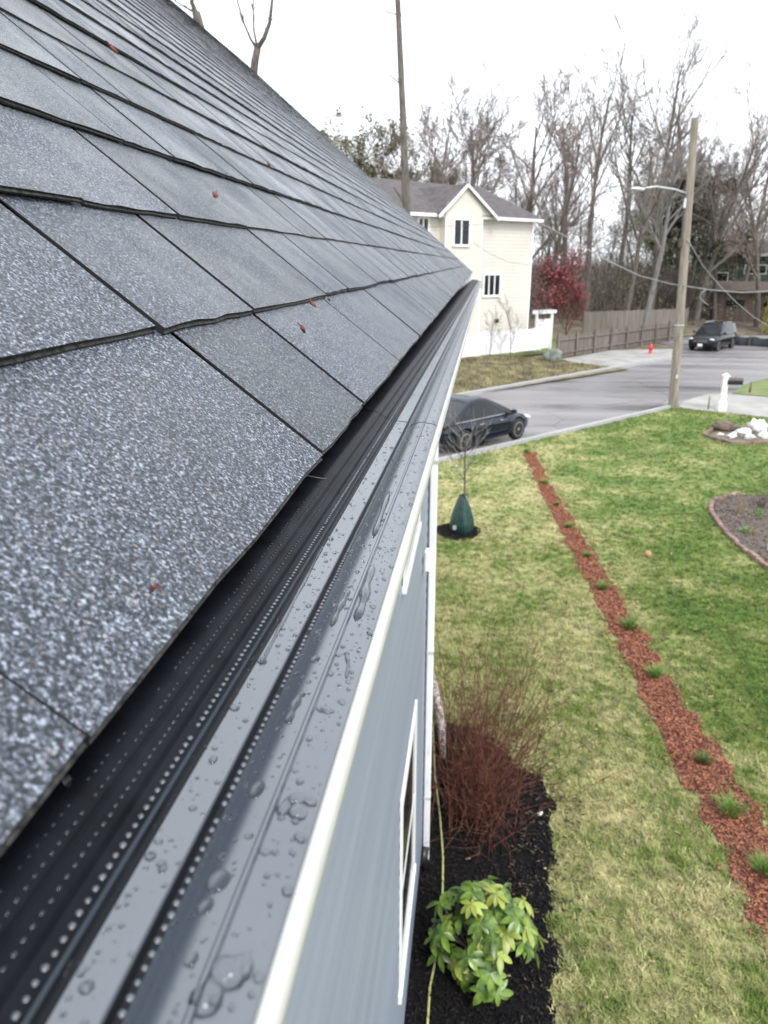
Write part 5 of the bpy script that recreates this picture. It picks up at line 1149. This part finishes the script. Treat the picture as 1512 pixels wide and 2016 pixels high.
# evergreens
def evergreen(px, Y, ty, wpx, label, seed, m='needle'):
    b_ = at_depth(px, 500, Y); h_ = at_depth(px, ty, Y).z-GZ; w_ = wpx/1500*Y; rt = random.Random(seed); t = empty('evergreen_tree', (b_.x, Y, GZ), label=label, cat='tree', group='dark evergreens at the wood edge')
    mb = MB(); mb.tube([(0, 0, 0), (0, 0, h_*.5), (.1, 0, h_*.96)], [.3, .2, .05], 8); mb.build('trunk', M['bark_dark'], t); mb = MB(); cl_ = []
    for i in range(26):
        z = h_*rt.uniform(.42, .97); rr_ = w_*(.95-.75*((z/h_-.42)/.55)**1.5)*math.sqrt(rt.random()); a = rt.uniform(0, 6.28); cl_.append((Vector((rr_*cos(a), rr_*sin(a), z)), rt.uniform(.5, 1.0)*w_*.33))
    for c, s in cl_:
        for k in range(260):
            d = Vector((rt.gauss(0, 1), rt.gauss(0, 1), rt.gauss(0, .6))); p = c+d*s*.5; q = Matrix.Translation(p) @ (d+Vector((0, 0, .3))).to_track_quat('X', 'Z').to_matrix().to_4x4(); l_ = rt.uniform(.2, .45)
            mb.add([(-l_/2, 0, 0), (0, -l_*.14, 0), (l_/2, 0, 0), (0, l_*.14, 0)], [(0, 1, 2, 3)], q)
    mb.build('crown', M[m], t)
evergreen(1388, 77, 318, 84, 'dark evergreen clump right behind the utility pole', 1)
evergreen(1335, 79, 345, 56, 'lower dark evergreen on the left of the utility pole', 2)
evergreen(805, 84, 312, 52, 'dark evergreen behind the left of the cream roof', 3)
evergreen(762, 90, 330, 40, 'smaller dark evergreen beside the roof edge', 5)
puff('forsythia_bush', Vector((at_depth(1568, 520, 70).x, 70, GZ)), 1.9, M['forsythia'], 'yellow green bush at the right edge below the wood', 'bush', 8, 2600, .22).scale = (1, 1, 3.4)
# understory: brushwood that reads as one mass
rw = random.Random(404); mb = MB()
for i in range(5200):
    px = rw.uniform(1040, 1600); Y = rw.uniform(76, 125)
    if px > 1375 and Y < 102: continue
    b_ = at_depth(px, 560, Y); d = Vector((rw.gauss(0, .28), rw.gauss(0, .28), 1)).normalized(); h_ = rw.uniform(1.5, 7.5)*(.5+.5*rw.random()); g = GZ+.45*max(0, (Y-66-max(0, b_.x-15)*.35)/9)
    p0 = Vector((b_.x, Y, g)); p1 = p0+d*h_*.6; p2 = p1+(d+Vector((rw.gauss(0, .3), rw.gauss(0, .3), 0))).normalized()*h_*.4; mb.tube([p0, p1, p2], [.045, .03, .012], 3, cap=False)
    for k in range(3):
        q = p0.lerp(p2, rw.uniform(.4, .95)); mb.tube([q, q+Vector((rw.gauss(0, .5), rw.gauss(0, .5), rw.uniform(.2, .9)))*h_*.22], [.02, .008], 3, cap=False)
o = mb.build('brushwood', M['twig_brown']); tag(o, 'dense brown brushwood filling the wood behind the fences', 'brush', None, 'stuff')
mb = MB()
for i in range(46000):
    px = rw.uniform(1040, 1600); Y = rw.uniform(71, 100); b_ = at_depth(px, 560, Y); cl_ = mnoise.noise(Vector((b_.x*.12, Y*.12, 4)))
    if rw.random() > .42+cl_*1.5: continue
    z = GZ+.45*max(0, (Y-66)/9)*.8+rw.uniform(.3, 9)**1.0; l_ = rw.uniform(.08, .20); q = Matrix.Translation((b_.x, Y, z)) @ Vector((rw.gauss(0, 1), rw.gauss(0, 1), rw.gauss(0, 1))).to_track_quat('X', 'Z').to_matrix().to_4x4(); mb.add([(-l_/2, 0, 0), (0, -l_*.35, 0), (l_/2, 0, 0), (0, l_*.35, 0)], [(0, 1, 2, 3)], q)
o = mb.build('young_foliage', M['bud_green']); tag(o, 'sparse yellow green young leaves through the wood', 'foliage', None, 'stuff')
# dry grass on the bank
mb = MB()
for i in range(7000):
    s = rw.uniform(2, 23); o_ = RW+.045*(s-8)+.25+rw.random()*6.6; p = road_pt(s, o_); p.z = GZ+bankh(s, o_); h_ = rw.uniform(.08, .32)*(.6+.8*max(0, mnoise.noise(Vector((s*.6, o_*.8, 7))))); a = rw.uniform(0, 6.28); w_ = Vector((cos(a), sin(a), 0))*.02; tip = p+Vector((rw.gauss(0, .5), rw.gauss(0, .5), 1))*h_; mb.add([p-w_, p+w_, tip], [(0, 1, 2)])
o = mb.build('dry_grass', M['bank']); tag(o, 'rough dry grass on the bank below the white fence', 'grass', None, 'stuff')
